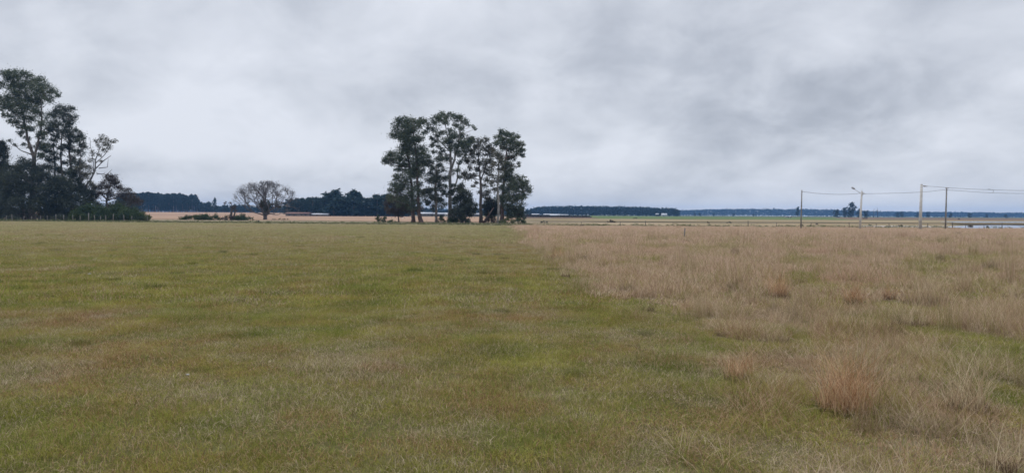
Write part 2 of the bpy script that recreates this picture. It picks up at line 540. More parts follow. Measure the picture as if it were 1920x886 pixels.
def water_mat():
    m, gg, out = new_mat('flood_water')
    pos = gg.n('ShaderNodeNewGeometry').outputs['Position']
    nb = gg.n('ShaderNodeTexNoise', {'Vector': pos, 'Scale': 3.0, 'Detail': 3.0}).outputs[0]
    b = gg.n('ShaderNodeBump', {'Height': nb, 'Strength': 0.01, 'Distance': 0.02})
    p = gg.n('ShaderNodeBsdfPrincipled', {'Base Color': (0.12, 0.11, 0.09, 1), 'Roughness': 0.06, 'IOR': 1.33, 'Normal': b.outputs[0]})
    gg.link(p.outputs[0], out.inputs[0])
    return m


M['tan_field'] = band_mat('harvested_field', [(0.36, (0.30, 0.195, 0.135)), (0.5, (0.43, 0.285, 0.20)), (0.62, (0.54, 0.385, 0.275))])
M['crop'] = band_mat('green_crop', [(0.3, (0.10, 0.150, 0.055)), (0.5, (0.15, 0.195, 0.08)), (0.7, (0.24, 0.24, 0.11))])
M['beige'] = band_mat('beige_pasture', [(0.38, (0.21, 0.18, 0.10)), (0.5, (0.34, 0.265, 0.165)), (0.62, (0.46, 0.36, 0.245))])
M['dark_strip'] = band_mat('dark_ditch', [(0.3, (0.055, 0.048, 0.032)), (0.5, (0.10, 0.08, 0.055)), (0.7, (0.17, 0.145, 0.085))], (0.05, 0.3, 1))
M['brown_strip'] = band_mat('bare_soil', [(0.3, (0.15, 0.105, 0.075)), (0.6, (0.25, 0.18, 0.125))], (0.03, 0.1, 1))
M['far_pasture'] = band_mat('dull_green_pasture', [(0.4, (0.075, 0.095, 0.04)), (0.6, (0.16, 0.165, 0.085))], (0.004, 0.01, 1))
M['mud'] = band_mat('wet_mud', [(0.3, (0.36, 0.31, 0.26)), (0.6, (0.52, 0.46, 0.40))], (0.03, 0.2, 1))
M['water'] = water_mat()


# ------------------------------------------------------------------ ground and far bands
def edge_y(x):
    """distance of the overgrown line that ends the near field"""
    x = np.asarray(x, float)
    return 112 - np.where(x < 0, 0.20 * x, 0.07 * x)


def grow(a, step, mult, end):
    out = [a]
    s = step
    while out[-1] < end:
        out.append(out[-1] + s)
        s *= mult
    return out


ypos = list(np.arange(-12, 70, 0.45)) + grow(70, 0.6, 1.035, 2650)
xh = list(np.arange(0, 40, 0.45)) + grow(40, 0.6, 1.05, 2650)
xs = np.array([-a for a in xh[:0:-1]] + xh)
ys = np.array(ypos)
gx, gy = np.meshgrid(xs, ys)
dd, ss = dryness(gx.ravel(), gy.ravel())
gz = terrain(gx.ravel(), gy.ravel())
nearw = 1 - sstep(np.abs(gy.ravel()), 30, 90)
gz = gz + ((fbm(gx.ravel() * 0.6, gy.ravel() * 0.6, 5, 2) - 0.5) * 0.022 - 0.012) * nearw * (1 - sstep(np.abs(gx.ravel()), 30, 80))
GZ = gz.reshape(len(ys), len(xs))


def ground_z(x, y):
    """height of the ground mesh itself"""
    x, y = np.asarray(x, float), np.asarray(y, float)
    i = np.clip(np.searchsorted(xs, x) - 1, 0, len(xs) - 2)
    j = np.clip(np.searchsorted(ys, y) - 1, 0, len(ys) - 2)
    fx = (x - xs[i]) / (xs[i + 1] - xs[i])
    fy = (y - ys[j]) / (ys[j + 1] - ys[j])
    return (GZ[j, i] * (1 - fx) + GZ[j, i + 1] * fx) * (1 - fy) + (GZ[j + 1, i] * (1 - fx) + GZ[j + 1, i + 1] * fx) * fy


nx, ny = len(xs), len(ys)
idx = np.arange(nx * ny).reshape(ny, nx)
faces = np.stack([idx[:-1, :-1], idx[:-1, 1:], idx[1:, 1:], idx[1:, :-1]], -1).reshape(-1, 4)
bey = sstep(gy.ravel() - edge_y(gx.ravel()), -1, 3)
gme = mk_mesh('ground', np.stack([gx.ravel(), gy.ravel(), gz], -1), faces, {'dry': dd, 'side': ss, 'beyond': bey}, smooth=True)
ground = tag(link_mesh('ground', gme, M['ground']), kind='structure')


def sheet(name, mat, px0, px1, y0f, y1f, lift, n=60, m=10, wob=0.04, seed=1):
    """irregular strip of ground between two distances (functions of the column)"""
    ps = np.linspace(px0, px1, n)
    vv, ff = [], []
    for i, p in enumerate(ps):
        a, b = y0f(p), y1f(p)
        wa = 1 + (float(fbm(np.array([i * 0.35]), np.array([seed * 7.7]), 8, 3)[0]) - 0.5) * wob * 2
        wb = 1 + (float(fbm(np.array([i * 0.35]), np.array([seed * 3.1 + 40]), 9, 3)[0]) - 0.5) * wob * 2
        if i in (0, n - 1):
            c = (a * b) ** 0.5
            a, b = c * 0.999, c * 1.001
        elif i in (1, n - 2):
            c = (a * b) ** 0.5
            a, b = (a * c) ** .5, (b * c) ** .5
        for j in range(m + 1):
            Yd = a * wa * ((b * wb) / (a * wa)) ** (j / m)
            q = W(p, 405, Yd)
            vv.append((q.x, Yd, float(terrain(q.x, Yd)) + lift))
    for i in range(n - 1):
        for j in range(m):
            q = i * (m + 1) + j
            ff.append((q, q + m + 1, q + m + 2, q + 1))
    return tag(link_mesh(name, mk_mesh(name, vv, ff), mat), kind='structure')


def C(v):
    return lambda p: v


def L(p0, v0, p1, v1):
    return lambda p: v0 + (v1 - v0) * min(1, max(0, (p - p0) / (p1 - p0)))


sheet('harvested_field', M['tan_field'], -500, 985, L(250, 185, 800, 158), L(450, 760, 720, 405), 0.03, n=90, m=24)
sheet('green_crop_field', M['crop'], 985, 1780, C(310), L(1300, 900, 1700, 620), 0.03, seed=2)
sheet('bare_soil_strip', M['brown_strip'], 940, 1125, C(305), C(420), 0.06, n=20, seed=3)
sheet('beige_pasture', M['beige'], 975, 2500, C(190), L(1300, 290, 1900, 330), 0.034, seed=4)
sheet('dark_ditch', M['dark_strip'], 985, 2400, C(172), C(190), 0.042, seed=5, wob=0.03)
sheet('beige_verge', M['beige'], 985, 1790, L(985, 122, 1800, 113), L(1000, 140, 1500, 165), 0.046, seed=6)
sheet('far_pasture', M['far_pasture'], -600, 2600, C(800), C(2180), 0.022, seed=13)
sheet('brown_pasture', M['brown_strip'], 1560, 2600, C(340), C(900), 0.036, seed=12)
sheet('mud_flat', M['mud'], 1610, 1810, C(112), C(133), 0.052, seed=7, n=30)
sheet('flood_water', M['water'], 1772, 2500, C(107.5), L(1780, 135, 1900, 146), 0.056, seed=8, n=40)
sheet('flood_bank', M['dark_strip'], 1780, 2500, C(150), C(176), 0.060, seed=9, n=40, wob=0.02)
sheet('flood_water', M['water'], 1762, 2500, C(212), C(255), 0.066, seed=10, n=40)


# ------------------------------------------------------------------ grass (uncountable: instanced patches)
def blade_patch(name, n, rad, h0, h1, wid, lean, seg, flat=0.12, disk=True, seed=0):
    r = np.random.default_rng(seed)
    th = r.uniform(0, 2 * np.pi, n)
    rr = rad * np.sqrt(r.uniform(0, 1, n))
    cx, cy = rr * np.cos(th), rr * np.sin(th)
    h = r.uniform(h0, h1, n) * (0.6 + 0.8 * r.beta(2, 3, n))
    az = r.uniform(0, 2 * np.pi, n)
    ln = np.abs(r.normal(0, lean, n))
    isflat = r.uniform(0, 1, n) < flat
    ln = np.where(isflat, r.uniform(1.2, 1.5, n), ln)
    bend = r.uniform(0.1, 0.9, n) * np.where(isflat, 0.2, 1)
    fa = r.uniform(0, 2 * np.pi, n)
    w = wid * r.uniform(0.6, 1.3, n)
    V = []
    T = []
    for k in range(seg + 1):
        t = k / seg
        a = np.minimum(ln + bend * t, 1.52)
        d = h * t
        ox = cx + np.sin(a) * d * np.cos(az)
        oy = cy + np.sin(a) * d * np.sin(az)
        oz = np.cos(a) * d + np.where(isflat, 0.02 + 0.3 * h0 * r.uniform(0, 1, n) * (k > 0), -0.01 if k == 0 else 0)
        ww = w * (1 - t ** 1.5 * 0.85) * 0.5
        V.append(np.stack([ox - np.cos(fa) * ww, oy - np.sin(fa) * ww, oz], -1))
        V.append(np.stack([ox + np.cos(fa) * ww, oy + np.sin(fa) * ww, oz], -1))
        T += [np.full(n, t)] * 2
    V = np.stack(V, 1).reshape(-1, 3)                      # n, 2(seg+1), 3
    k2 = 2 * (seg + 1)
    base = np.arange(n)[:, None] * k2
    F_ = []
    for k in range(seg):
        F_.append(np.concatenate([base + 2 * k, base + 2 * k + 1, base + 2 * k + 3, base + 2 * k + 2], 1))
    F_ = np.concatenate(F_, 0)
    r1 = np.repeat(r.uniform(0, 1, n), k2)
    r2 = np.repeat(r.uniform(0, 1, n), k2)
    return mk_mesh(name, V, F_, {'rnd': r1, 'rnd2': r2})


protos = bpy.data.collections.new('grass_sources')          # not linked to the scene
PI = {}


def proto(key, me):
    me.materials.append(M['grass'])
    o = bpy.data.objects.new('grass_patch_%02d' % len(PI), me)
    protos.objects.link(o)
    PI[key] = len(PI)


NV = 5
for v_ in range(NV):
    proto(('s', 0, v_), blade_patch('p', 640, 0.30, 0.035, 0.085, 0.0042, 0.60, 3, 0.2, seed=v_))
for v_ in range(NV):
    proto(('d', 0, v_), blade_patch('p', 330, 0.30, 0.14, 0.40, 0.0042, 0.42, 4, 0.15, seed=20 + v_))
for v_ in range(NV):
    proto(('s', 1, v_), blade_patch('p', 520, 0.55, 0.06, 0.12, 0.011, 0.75, 2, 0.2, seed=40 + v_))
for v_ in range(NV):
    proto(('d', 1, v_), blade_patch('p', 420, 0.50, 0.15, 0.40, 0.009, 0.45, 2, 0.1, seed=60 + v_))
for v_ in range(NV):
    proto(('s', 2, v_), blade_patch('p', 420, 1.10, 0.05, 0.10, 0.035, 0.9, 1, 0.25, seed=80 + v_))
for v_ in range(NV):
    proto(('d', 2, v_), blade_patch('p', 480, 1.00, 0.16, 0.40, 0.022, 0.5, 2, 0.1, seed=100 + v_))

P_, I_, S_, D_, SD_, R_, K_ = [], [], [], [], [], [], []


def scatter(lod, y0, y1, dens_s, dens_d):
    area_w = lambda y: 0.76 * y + 4.5
    c = 1.0 / math.sqrt(max(dens_s, dens_d))            # jittered grid: even cover without bald spots
    gx_, gy_ = np.meshgrid(np.arange(-area_w(y1), area_w(y1), c), np.arange(y0, y1, c))
    x = gx_.ravel() + rng.uniform(-0.5, 0.5, gx_.size) * c * 1.1
    y = gy_.ravel() + rng.uniform(-0.5, 0.5, gx_.size) * c * 1.1
    w_ = np.abs(x) < area_w(y)
    x, y = x[w_], y[w_]
    e = edge_y(x)
    ok = y < e + rng.normal(0, 1.5, len(x))
    x, y = x[ok], y[ok]
    d, sd = dryness(x, y)
    clump = fbm(x * 1.7 + 2, y * 1.1, 61, 3)                 # dry grass stands in clumps, short growth between
    want = np.clip((clump - 0.37) * 5, 0.05, 1) * np.interp(y, [5, 12, 25, 60], [0.62, 0.72, 0.88, 1.0])
    tall = (sd > rng.uniform(0.05, 0.5, len(x))) & (d > 0.42 + rng.uniform(-0.15, 0.15, len(x))) & (rng.uniform(0, 1, len(x)) < want)
    hn = fbm(x * 0.7, y * 0.7, 91, 3)
    # unmown: short green growth below too
    sc = np.where(tall, 0.25 + 1.5 * hn, 0.55 + 0.9 * hn)
    sc = sc * np.where(tall, np.interp(d, [0.3, 0.9], [0.6, 1.0]), 1.0)
    v = rng.integers(0, NV, len(x))
    ii = np.where(tall, PI[('d', lod, 0)] + v, PI[('s', lod, 0)] + v)
    P_.append(np.stack([x, y, ground_z(x, y)], -1))
    I_.append(ii)
    sz = sc * rng.uniform(0.8, 1.2, len(x))
    sxy = rng.uniform(0.85, 1.15, len(x))
    # now and then a taller, darker tuft
    u_ = rng.uniform(0, 1, len(x))
    tuft = np.where(sd > 0.5, u_ < np.interp(y, [6, 20, 60], [0.035, 0.03, 0.02]), u_ < np.interp(y, [6, 20, 60], [0.012, 0.02, 0.02]))
    small = np.interp(y, [14, 42, 42.1, 120], [0.42, 0.42, 0.28, 0.35])
    sxy = np.where(tuft, sxy * small, sxy)
    sz = np.where(tuft, sz * np.where(sd > 0.5, 1.15, 1.5), sz)
    sz = sz * np.interp(y, [50, 100], [1.0, 0.5])
    stalk = (~tuft) & (sd > 0.6) & (rng.uniform(0, 1, len(x)) < np.interp(y, [6, 14, 60, 90], [0.06, 0.12, 0.10, 0.04]))
    sxy = np.where(stalk, sxy * 0.5, sxy)
    sz = np.where(stalk, sz * rng.uniform(1.4, 2.4, len(x)), sz)
    sxy = np.where(stalk, sxy * rng.uniform(0.7, 1.3, len(x)), sxy)
    K_.append(np.where(tuft, rng.uniform(0.3, 0.7, len(x)), 0))
    S_.append(np.stack([sxy, sxy, sz], -1))
    D_.append(np.clip(d + rng.normal(0, 0.10, len(x)), 0, 1))
    SD_.append(sd)
    R_.append(rng.uniform(0, 6.283, len(x)))


scatter(0, 2.5, 14, 11.0, 11.0)
scatter(1, 14, 42, 3.6, 3.6)
scatter(2, 42, 136, 0.9, 0.9)
pts = np.concatenate(P_)
gp = bpy.data.meshes.new('grass')
gp.vertices.add(len(pts))
gp.vertices.foreach_set('co', pts.astype(np.float32).ravel())
a = gp.attributes.new('vi', 'INT', 'POINT'); a.data.foreach_set('value', np.concatenate(I_).astype(np.int32))
a = gp.attributes.new('sc', 'FLOAT_VECTOR', 'POINT'); a.data.foreach_set('vector', np.concatenate(S_).astype(np.float32).ravel())
for nm, arr in (('dry', D_), ('side', SD_), ('rz', R_), ('dark', K_)):
    a = gp.attributes.new(nm, 'FLOAT', 'POINT'); a.data.foreach_set('value', np.concatenate(arr).astype(np.float32))
gp.update()
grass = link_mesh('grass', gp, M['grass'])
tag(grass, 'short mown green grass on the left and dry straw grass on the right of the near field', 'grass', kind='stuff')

ng = bpy.data.node_groups.new('grass_scatter', 'GeometryNodeTree')
ng.interface.new_socket('Geometry', in_out='INPUT', socket_type='NodeSocketGeometry')
ng.interface.new_socket('Geometry', in_out='OUTPUT', socket_type='NodeSocketGeometry')
q = NG(ng)
gi, go = q.n('NodeGroupInput'), q.n('NodeGroupOutput')
m2p = q.n('GeometryNodeMeshToPoints', {'Mesh': gi.outputs[0]})
ci = q.n('GeometryNodeCollectionInfo')
ci.inputs['Collection'].default_value = protos
ci.inputs['Separate Children'].default_value = True
ci.inputs['Reset Children'].default_value = True


def named(nm, typ):
    nd = q.n('GeometryNodeInputNamedAttribute', data_type=typ)
    nd.inputs['Name'].default_value = nm
    return [o for o in nd.outputs if o.enabled and o.name == 'Attribute'][0]


rot = q.n('ShaderNodeCombineXYZ', {2: named('rz', 'FLOAT')})
iop = q.n('GeometryNodeInstanceOnPoints', {'Points': m2p.outputs[0], 'Instance': ci.outputs[0], 'Instance Index': named('vi', 'INT'),
                                           'Scale': named('sc', 'FLOAT_VECTOR')})
iop.inputs['Pick Instance'].default_value = True
q.link(rot.outputs[0], iop.inputs['Rotation'])
q.link(iop.outputs[0], go.inputs[0])
md = grass.modifiers.new('scatter', 'NODES')
md.node_group = ng


# ------------------------------------------------------------------ tall tussocks
def tussock_mat(name, stops):
    m, gg, out = new_mat(name)
    at = gg.n('ShaderNodeAttribute', attribute_name='rnd2').outputs['Fac']
    c = gg.ramp(at, stops)
    d = gg.n('ShaderNodeBsdfDiffuse', {'Color': c, 'Roughness': 0.8})
    tr = gg.n('ShaderNodeBsdfTranslucent', {'Color': c})
    s = gg.n('ShaderNodeMixShader', {0: 0.25, 1: d.outputs[0], 2: tr.outputs[0]})
    gg.link(s.outputs[0], out.inputs[0])
    return m


M['t_orange'] = tussock_mat('orange_straw', [(0.0, (0.26, 0.13, 0.060)), (0.5, (0.52, 0.31, 0.165)), (1.0, (0.76, 0.57, 0.37))])
M['t_tan'] = tussock_mat('tan_straw', [(0.0, (0.28, 0.19, 0.11)), (0.5, (0.54, 0.42, 0.26)), (1.0, (0.78, 0.66, 0.48))])
M['t_dark'] = tussock_mat('dark_tussock_leaves', [(0.0, (0.05, 0.04, 0.03)), (0.5, (0.095, 0.085, 0.045)), (1.0, (0.17, 0.16, 0.075))])
M['t_brown'] = tussock_mat('brown_tussock_leaves', [(0.0, (0.10, 0.065, 0.045)), (0.5, (0.19, 0.13, 0.085)), (1.0, (0.32, 0.24, 0.16))])

TUS = [  # px, py(base), height px, radius px, stem material, stems, basal material, basal height px, label
    (1585, 772, 125, 58, 't_orange', 460, 't_dark', 22, 'large rusty orange grass tussock with tall stems and dark base in the right foreground'),
    (1386, 712, 56, 34, 't_orange', 190, 't_brown', 24, 'small rusty grass tussock left of the large orange one'),
    (1812, 770, 125, 44, 't_tan', 190, 't_brown', 34, 'tall straw coloured tussock with thin upright stems near the right edge of the foreground'),
    (1880, 884, 95, 40, 't_tan', 60, 't_brown', 50, 'loose pale stalks of grass in the bottom right corner'),
    (1457, 558, 56, 24, 't_orange', 190, 't_brown', 20, 'narrow upright rusty tussock in the middle of the dry field'),
    (1370, 544, 34, 14, 't_tan', 50, 't_dark', 24, 'dark green based tussock beside the narrow rusty one'),
    (1602, 572, 52, 20, 't_orange', 140, 't_dark', 24, 'slim tussock with dark base behind the large orange tussock'),
    (1735, 572, 84, 44, 't_tan', 240, 't_brown', 24, 'tall feathery pale tussock in the right of the dry field'),
    (1665, 560, 40, 14, 't_orange', 40, 't_brown', 18, 'short orange tussock between the slim one and the feathery one'),
    (1092, 488, 18, 20, 't_tan', 50, 't_dark', 17, 'wide dark brown tussock near the edge of the mown field'),
    (1060, 520, 20, 10, 't_tan', 40, 't_brown', 12, 'small straw tussock on the very edge of the mown field'),
    (1247, 497, 12, 12, 't_tan', 25, 't_dark', 12, 'low dark tussock in the far middle of the dry field'),
    (1215, 584, 18, 14, 't_tan', 40, 't_dark', 18, 'low dark tussock at the ragged edge of the green grass'),
    (1047, 486, 26, 18, 't_orange', 80, 't_brown', 12, 'reddish tussock at the far left border of the dry field'),
    (1290, 455, 10, 8, 't_tan', 20, 't_dark', 9, 'dark tuft just in front of the lone leaning post'),
    (1830, 470, 12, 10, 't_tan', 20, 't_dark', 10, 'dark tuft far back near the right edge of the dry field'),
    (1795, 490, 12, 10, 't_tan', 20, 't_dark', 11, 'far dark tuft right of centre in the dry field, before the thin pole'),
    (1000, 455, 10, 12, 't_tan', 20, 't_brown', 7, 'tiny brown tuft where the dry field meets the mown one far back'),
    (1700, 610, 40, 40, 't_tan', 160, 't_brown', 20, 'broad greyish clump of dry grass below the feathery tussock'),
    (1450, 640, 34, 34, 't_tan', 120, 't_brown', 20, 'pinkish grey clump of dry grass above the small rusty tussock'),
    (1900, 560, 40, 30, 't_tan', 90, 't_brown', 20, 'broad pale clump of dry grass cut by the right edge of the view'),
]


def fan(n, rad, h, wid, lean, seg, seed, jitter=0.3):
    return blade_patch('t', n, rad, h * (1 - jitter), h, wid, lean, seg, 0.03, seed=seed)


for i, (px, py, hp, rp, ms, ns, mb, bh, lab) in enumerate(TUS):
    p = GP(px, py)
    k = p.y / F
    z = float(ground_z(p.x, p.y))
    t = empty('grass_tussock', (p.x, p.y, z), lab, 'grass tussock', 'tall tussocks of dry grass in the unmown field')
    w = max(0.0042, 0.60 * p.y / F)
    link_mesh('stems', fan(ns, rp * k * 0.8, hp * k * 1.5, w, 0.12, 4, 300 + i, 0.6), M[ms], t)
    link_mesh('basal_leaves', fan(int(ns * 1.6) + 60, rp * k * 0.9, bh * k, w * 1.3, 0.5, 3, 330 + i), M[mb], t)


# ------------------------------------------------------------------ trees
def leaves(centres, radii, n_each, L0, L1, asp=0.45, droop=0.5, seed=0, squash=0.85, sub=11, subr=0.52):
    """leaf sprays gathered in small clumps inside each blob"""
    r = np.random.default_rng(seed)
    Vs, rn = [], []
    for c, R0, n in zip(centres, radii, n_each):
        ns = max(3, int(sub))
        dirs = r.normal(0, 1, (ns, 3))
        dirs /= np.linalg.norm(dirs, axis=1)[:, None]
        sc = dirs * (r.uniform(0.15, 1, ns) ** 0.55)[:, None] * R0 * 0.85
        sc[:, 2] *= squash
        sr = R0 * subr * r.uniform(0.55, 1.35, ns)
        k = r.integers(0, ns, n)
        off = r.normal(0, 0.5, (n, 3)) * sr[k][:, None]
        off[:, 2] *= 0.75
        off *= np.where(r.uniform(0, 1, n) < 0.12, 1.5, 0.95)[:, None]
        p = np.asarray(c)[None, :] + sc[k] + off
        d = r.normal(0, 1, (n, 3))
        d[:, 2] -= droop * 1.5
        d /= np.linalg.norm(d, axis=1)[:, None]
        e = np.cross(d, r.normal(0, 1, (n, 3)))
        e /= np.linalg.norm(e, axis=1)[:, None] + 1e-9
        Ln = r.uniform(L0, L1, n)[:, None]
        w = Ln * asp * 0.5
        q = np.stack([p - e * w * 0.5, p + d * Ln * 0.45 - e * w, p + d * Ln, p + d * Ln * 0.45 + e * w], 1)
        Vs.append(q.reshape(-1, 3))
        rn.append(np.repeat(r.uniform(0, 1, n), 4))
    V = np.concatenate(Vs)
    f = np.arange(len(V)).reshape(-1, 4)
    return V, f, np.concatenate(rn)


def zc(kx, ky, ox, oy):
    return lambda u, v: (ox + u * kx, oy + v * ky)


def blob_tree(name, label, cat, Yd, trunks, blobs, conv, kr, leaf_mat, bark, dens=1.0, leaf=(0.18, 0.36), seed=0, depth=0.55,
              group=None, brad=0.07, twigs=0, base=None):
    """trunks: list of polylines [(u,v,width_u)], blobs: (u,v,r) in the coordinates of a zoomed view; every blob of
    leaves gets its own depth and its own limb"""
    rr = random.Random(seed)
    b0 = conv(*trunks[0][0][:2])
    root = GX(b0[0], Yd)
    t = empty(name, root, label, cat, group)
    mpp = Yd / F
    tb = MB()
    tl = []
    for tr in trunks:
        pts, rad = [], []
        for (u_, v_, w_) in tr:
            p = W(*conv(u_, v_), Yd)
            pts.append(p - root)
            rad.append(w_ * kr * mpp * 0.5)
        dz = 0.0
        if pts[0].z < 1.0 or tr is trunks[0]:
            pts[0].z = -0.15
        jd = rr.uniform(-0.6, 0.6) if tr is not trunks[0] else 0
        pts = [p + Vector((0, jd * i / len(pts), 0)) for i, p in enumerate(pts)]
        # refine and wobble
        P2, R2 = [pts[0]], [rad[0] * 1.35]
        for a_, b_, ra, rb in zip(pts, pts[1:], rad, rad[1:]):
            for s in (0.25, 0.5, 0.75, 1.0):
                q_ = a_.lerp(b_, s)
                if s < 1:
                    q_ = q_ + Vector((rr.gauss(0, 1), rr.gauss(0, 1), 0)) * (b_ - a_).length * 0.018
                P2.append(q_)
                R2.append(ra + (rb - ra) * s)
        tb.tube(P2, R2, 8)
        tl.append((P2, R2))
    cx = sum(b[0] for b in blobs) / max(1, len(blobs))
    zall = [W(*conv(b[0], b[1]), Yd) - root for b in blobs]
    half = max(1.0, (max(p.x for p in zall) - min(p.x for p in zall)) / 2) if zall else 1
    C_, Rd, N = [], [], []
    for (b, p) in zip(blobs, zall):
        r_ = b[2] * kr * mpp * (1.36 if kr < 0.3 else 1.26)
        dn = b[3] if len(b) > 3 else 1.0
        # depth: crown round in plan
        off = rr.uniform(-1, 1) * half * depth
        p = p + Vector((0, off, 0))
        # keep the place in the view when moved in depth
        s = (Yd + off) / Yd
        p = Vector(((p.x + root.x) * s - root.x, p.y, (p.z + root.z - CAM_H) * s + CAM_H - root.z))
        C_.append(tuple(p))
        Rd.append(r_)
        N.append(int(350 * r_ * r_ * dens * dn * 0.92 / (((leaf[0] + leaf[1]) / 0.64) ** 2)) + 10)
        # limb
        best = None
        for P2, R2 in tl:
            for i in range(1, len(P2)):
                a_ = P2[i]
                hd = math.hypot(p.x - a_.x, p.y - a_.y)
                vd = p.z - a_.z
                cost = (p - a_).length + (6 if vd < 0.25 * hd - 0.3 else 0)
                if best is None or cost < best[0]:
                    best = (cost, a_, R2[i])
        a_ = best[1]
        d = p - a_
        mid1 = a_ + d * 0.35 + Vector((rr.gauss(0, .05), rr.gauss(0, .05), -0.04)) * d.length
        mid2 = a_ + d * 0.7 + Vector((rr.gauss(0, .06), rr.gauss(0, .06), -0.02)) * d.length
        rb = min(best[2] * 0.55, brad * 0.6 + d.length * 0.009)
        tb.tube([a_, mid1, mid2, p], [rb, rb * 0.8, rb * 0.6, rb * 0.3], 5, cap=False)
        for k in range(5 + twigs):
            e = p + Vector((rr.gauss(0, 1), rr.gauss(0, 1), rr.gauss(0.3, 0.8))).normalized() * r_ * rr.uniform(0.6, 1.1)
            st = mid2.lerp(p, rr.random())
            mm = st.lerp(e, 0.5) + Vector((0, 0, 0.1 * r_))
            tb.tube([st, mm, e], [rb * 0.35, rb * 0.25, rb * 0.1], 4, cap=False)
    tb.build('trunk', M[bark], t, smooth=True)
    V, f, rn = leaves(C_, Rd, N, leaf[0], leaf[1], seed=seed)
    link_mesh('crown', mk_mesh('crown', V, f, {'rnd': rn}), M[leaf_mat], t)
    return t


cv = zc(0.282, 0.282, 690, 190)
K = 0.282
G1 = 'eucalypts in the clump in the middle of the view'
D0 = 142
blob_tree('eucalyptus_tree', 'dense dark gum tree at the left end of the middle clump, its boughs reaching left', 'tree', D0,
          [[(300, 800, 28), (298, 700, 22), (290, 560, 17), (270, 400, 13), (250, 250, 9), (235, 150, 4)]],
          [(230, 125, 34), (205, 165, 40), (185, 215, 42), (250, 200, 50), (240, 260, 48), (290, 270, 45), (270, 330, 42), (175, 350, 36), (215, 370, 44),
           (130, 385, 26), (110, 400, 18), (160, 400, 30), (240, 430, 44), (200, 450, 26), (300, 400, 40), (185, 510, 26), (230, 520, 40), (180, 560, 32),
           (250, 580, 46), (195, 610, 34), (150, 590, 20), (155, 640, 26), (280, 640, 44), (230, 670, 44), (250, 300, 40), (290, 500, 44), (275, 220, 40)],
          cv, K, 'euc', 'bark_red', 0.95, seed=1, group=G1)
blob_tree('eucalyptus_tree', 'thick trunked gum tree second from the left in the middle clump', 'tree', D0 - 1.5,
          [[(352, 805, 34), (338, 740, 24), (335, 600, 18), (325, 430, 13), (315, 300, 9), (300, 170, 4)]],
          [(280, 140, 36), (320, 140, 30), (270, 175, 34), (320, 180, 36), (330, 240, 34), (350, 320, 40), (380, 350, 34), (330, 360, 46), (375, 400, 36),
           (340, 430, 42), (300, 470, 44), (350, 480, 34), (330, 550, 32), (350, 600, 24), (300, 330, 36), (310, 590, 38), (300, 680, 40), (340, 660, 22)],
          cv, K, 'euc', 'bark_red', 0.85, seed=2, group=G1)
blob_tree('rusty_tree', 'low rusty brown leafed tree under the left end of the middle clump', 'tree', D0 + 6,
          [[(205, 790, 10), (200, 730, 7), (200, 660, 4)]],
          [(150, 640, 26), (190, 650, 32), (230, 660, 30), (140, 680, 26), (180, 700, 32), (230, 710, 36), (270, 700, 36), (160, 730, 24), (210, 740, 28),
           (300, 720, 30), (130, 720, 18), (340, 710, 24)], cv, K, 'rust', 'bark_red', 1.1, seed=3)
blob_tree('eucalyptus_tree', 'slim dark gum tree with bluish leaves between the two tallest of the middle clump', 'tree', D0 - 3,
          [[(455, 808, 20), (452, 700, 15), (450, 560, 11), (455, 420, 6)]],
          [(450, 470, 36), (490, 500, 32), (515, 520, 18), (430, 510, 30), (460, 540, 40), (420, 440, 26), (410, 400, 24), (400, 590, 26), (440, 600, 36),
           (490, 590, 30), (380, 630, 26), (430, 650, 38), (480, 640, 34), (515, 610, 24), (390, 670, 24), (440, 700, 30), (500, 690, 24), (460, 380, 24), (480, 420, 18), (400, 520, 20), (510, 560, 18), (380, 590, 18), (410, 480, 20)],
          cv, K, 'euc_dark', 'bark', 0.85, seed=4, group=G1)
blob_tree('eucalyptus_tree', 'tallest gum tree with airy top and white upper trunk in the middle clump', 'tree', D0 + 1,
          [[(548, 800, 30), (545, 640, 24), (545, 520, 20), (552, 420, 15), (545, 300, 11), (520, 200, 7), (500, 100, 3)],
           [(552, 450, 14), (590, 330, 10), (610, 220, 7), (600, 110, 3)],
           [(560, 620, 12), (590, 530, 10), (600, 420, 7), (660, 320, 4)],
           [(545, 330, 9), (460, 250, 6), (390, 150, 3)]],
          [(500, 85, 26), (470, 95, 24), (530, 90, 22), (440, 130, 26), (480, 135, 28), (520, 130, 24), (575, 105, 26), (610, 110, 26), (640, 130, 22), (590, 150, 24),
           (665, 150, 16), (700, 165, 10), (715, 180, 10), (375, 125, 26), (350, 140, 20), (400, 170, 22), (380, 200, 20), (440, 190, 22), (470, 220, 24), (450, 260, 22),
           (560, 220, 34), (600, 240, 40), (550, 270, 36), (610, 290, 40), (640, 270, 26), (570, 320, 30), (510, 260, 24), (500, 320, 20), (470, 300, 16), (640, 330, 28),
           (680, 260, 26), (670, 300, 22), (600, 350, 24), (525, 370, 24), (500, 390, 22), (440, 330, 18), (550, 390, 18), (650, 380, 20), (610, 400, 18), (620, 180, 20), (470, 420, 20), (500, 450, 18), (560, 470, 20), (600, 450, 16), (530, 500, 14), (610, 500, 14), (430, 290, 18), (500, 210, 18),
           (540, 190, 16), (420, 240, 16), (480, 350, 18)],
          cv, K, 'euc', 'bark_pale', 0.95, seed=5, group=G1, depth=0.45)
blob_tree('shaggy_tree', 'short dark conical evergreen below the tallest gum of the middle clump', 'tree', D0 - 2,
          [[(650, 808, 10), (645, 700, 7), (630, 560, 3)]],
          [(620, 565, 22), (600, 590, 24), (640, 600, 30), (610, 640, 36), (660, 640, 34), (630, 690, 44), (690, 680, 30), (580, 660, 24), (600, 720, 34),
           (660, 730, 40), (700, 720, 24), (575, 740, 26), (630, 760, 28), (560, 600, 20), (570, 560, 16)],
          cv, K, 'euc_dark', 'bark', 1.6, seed=6)
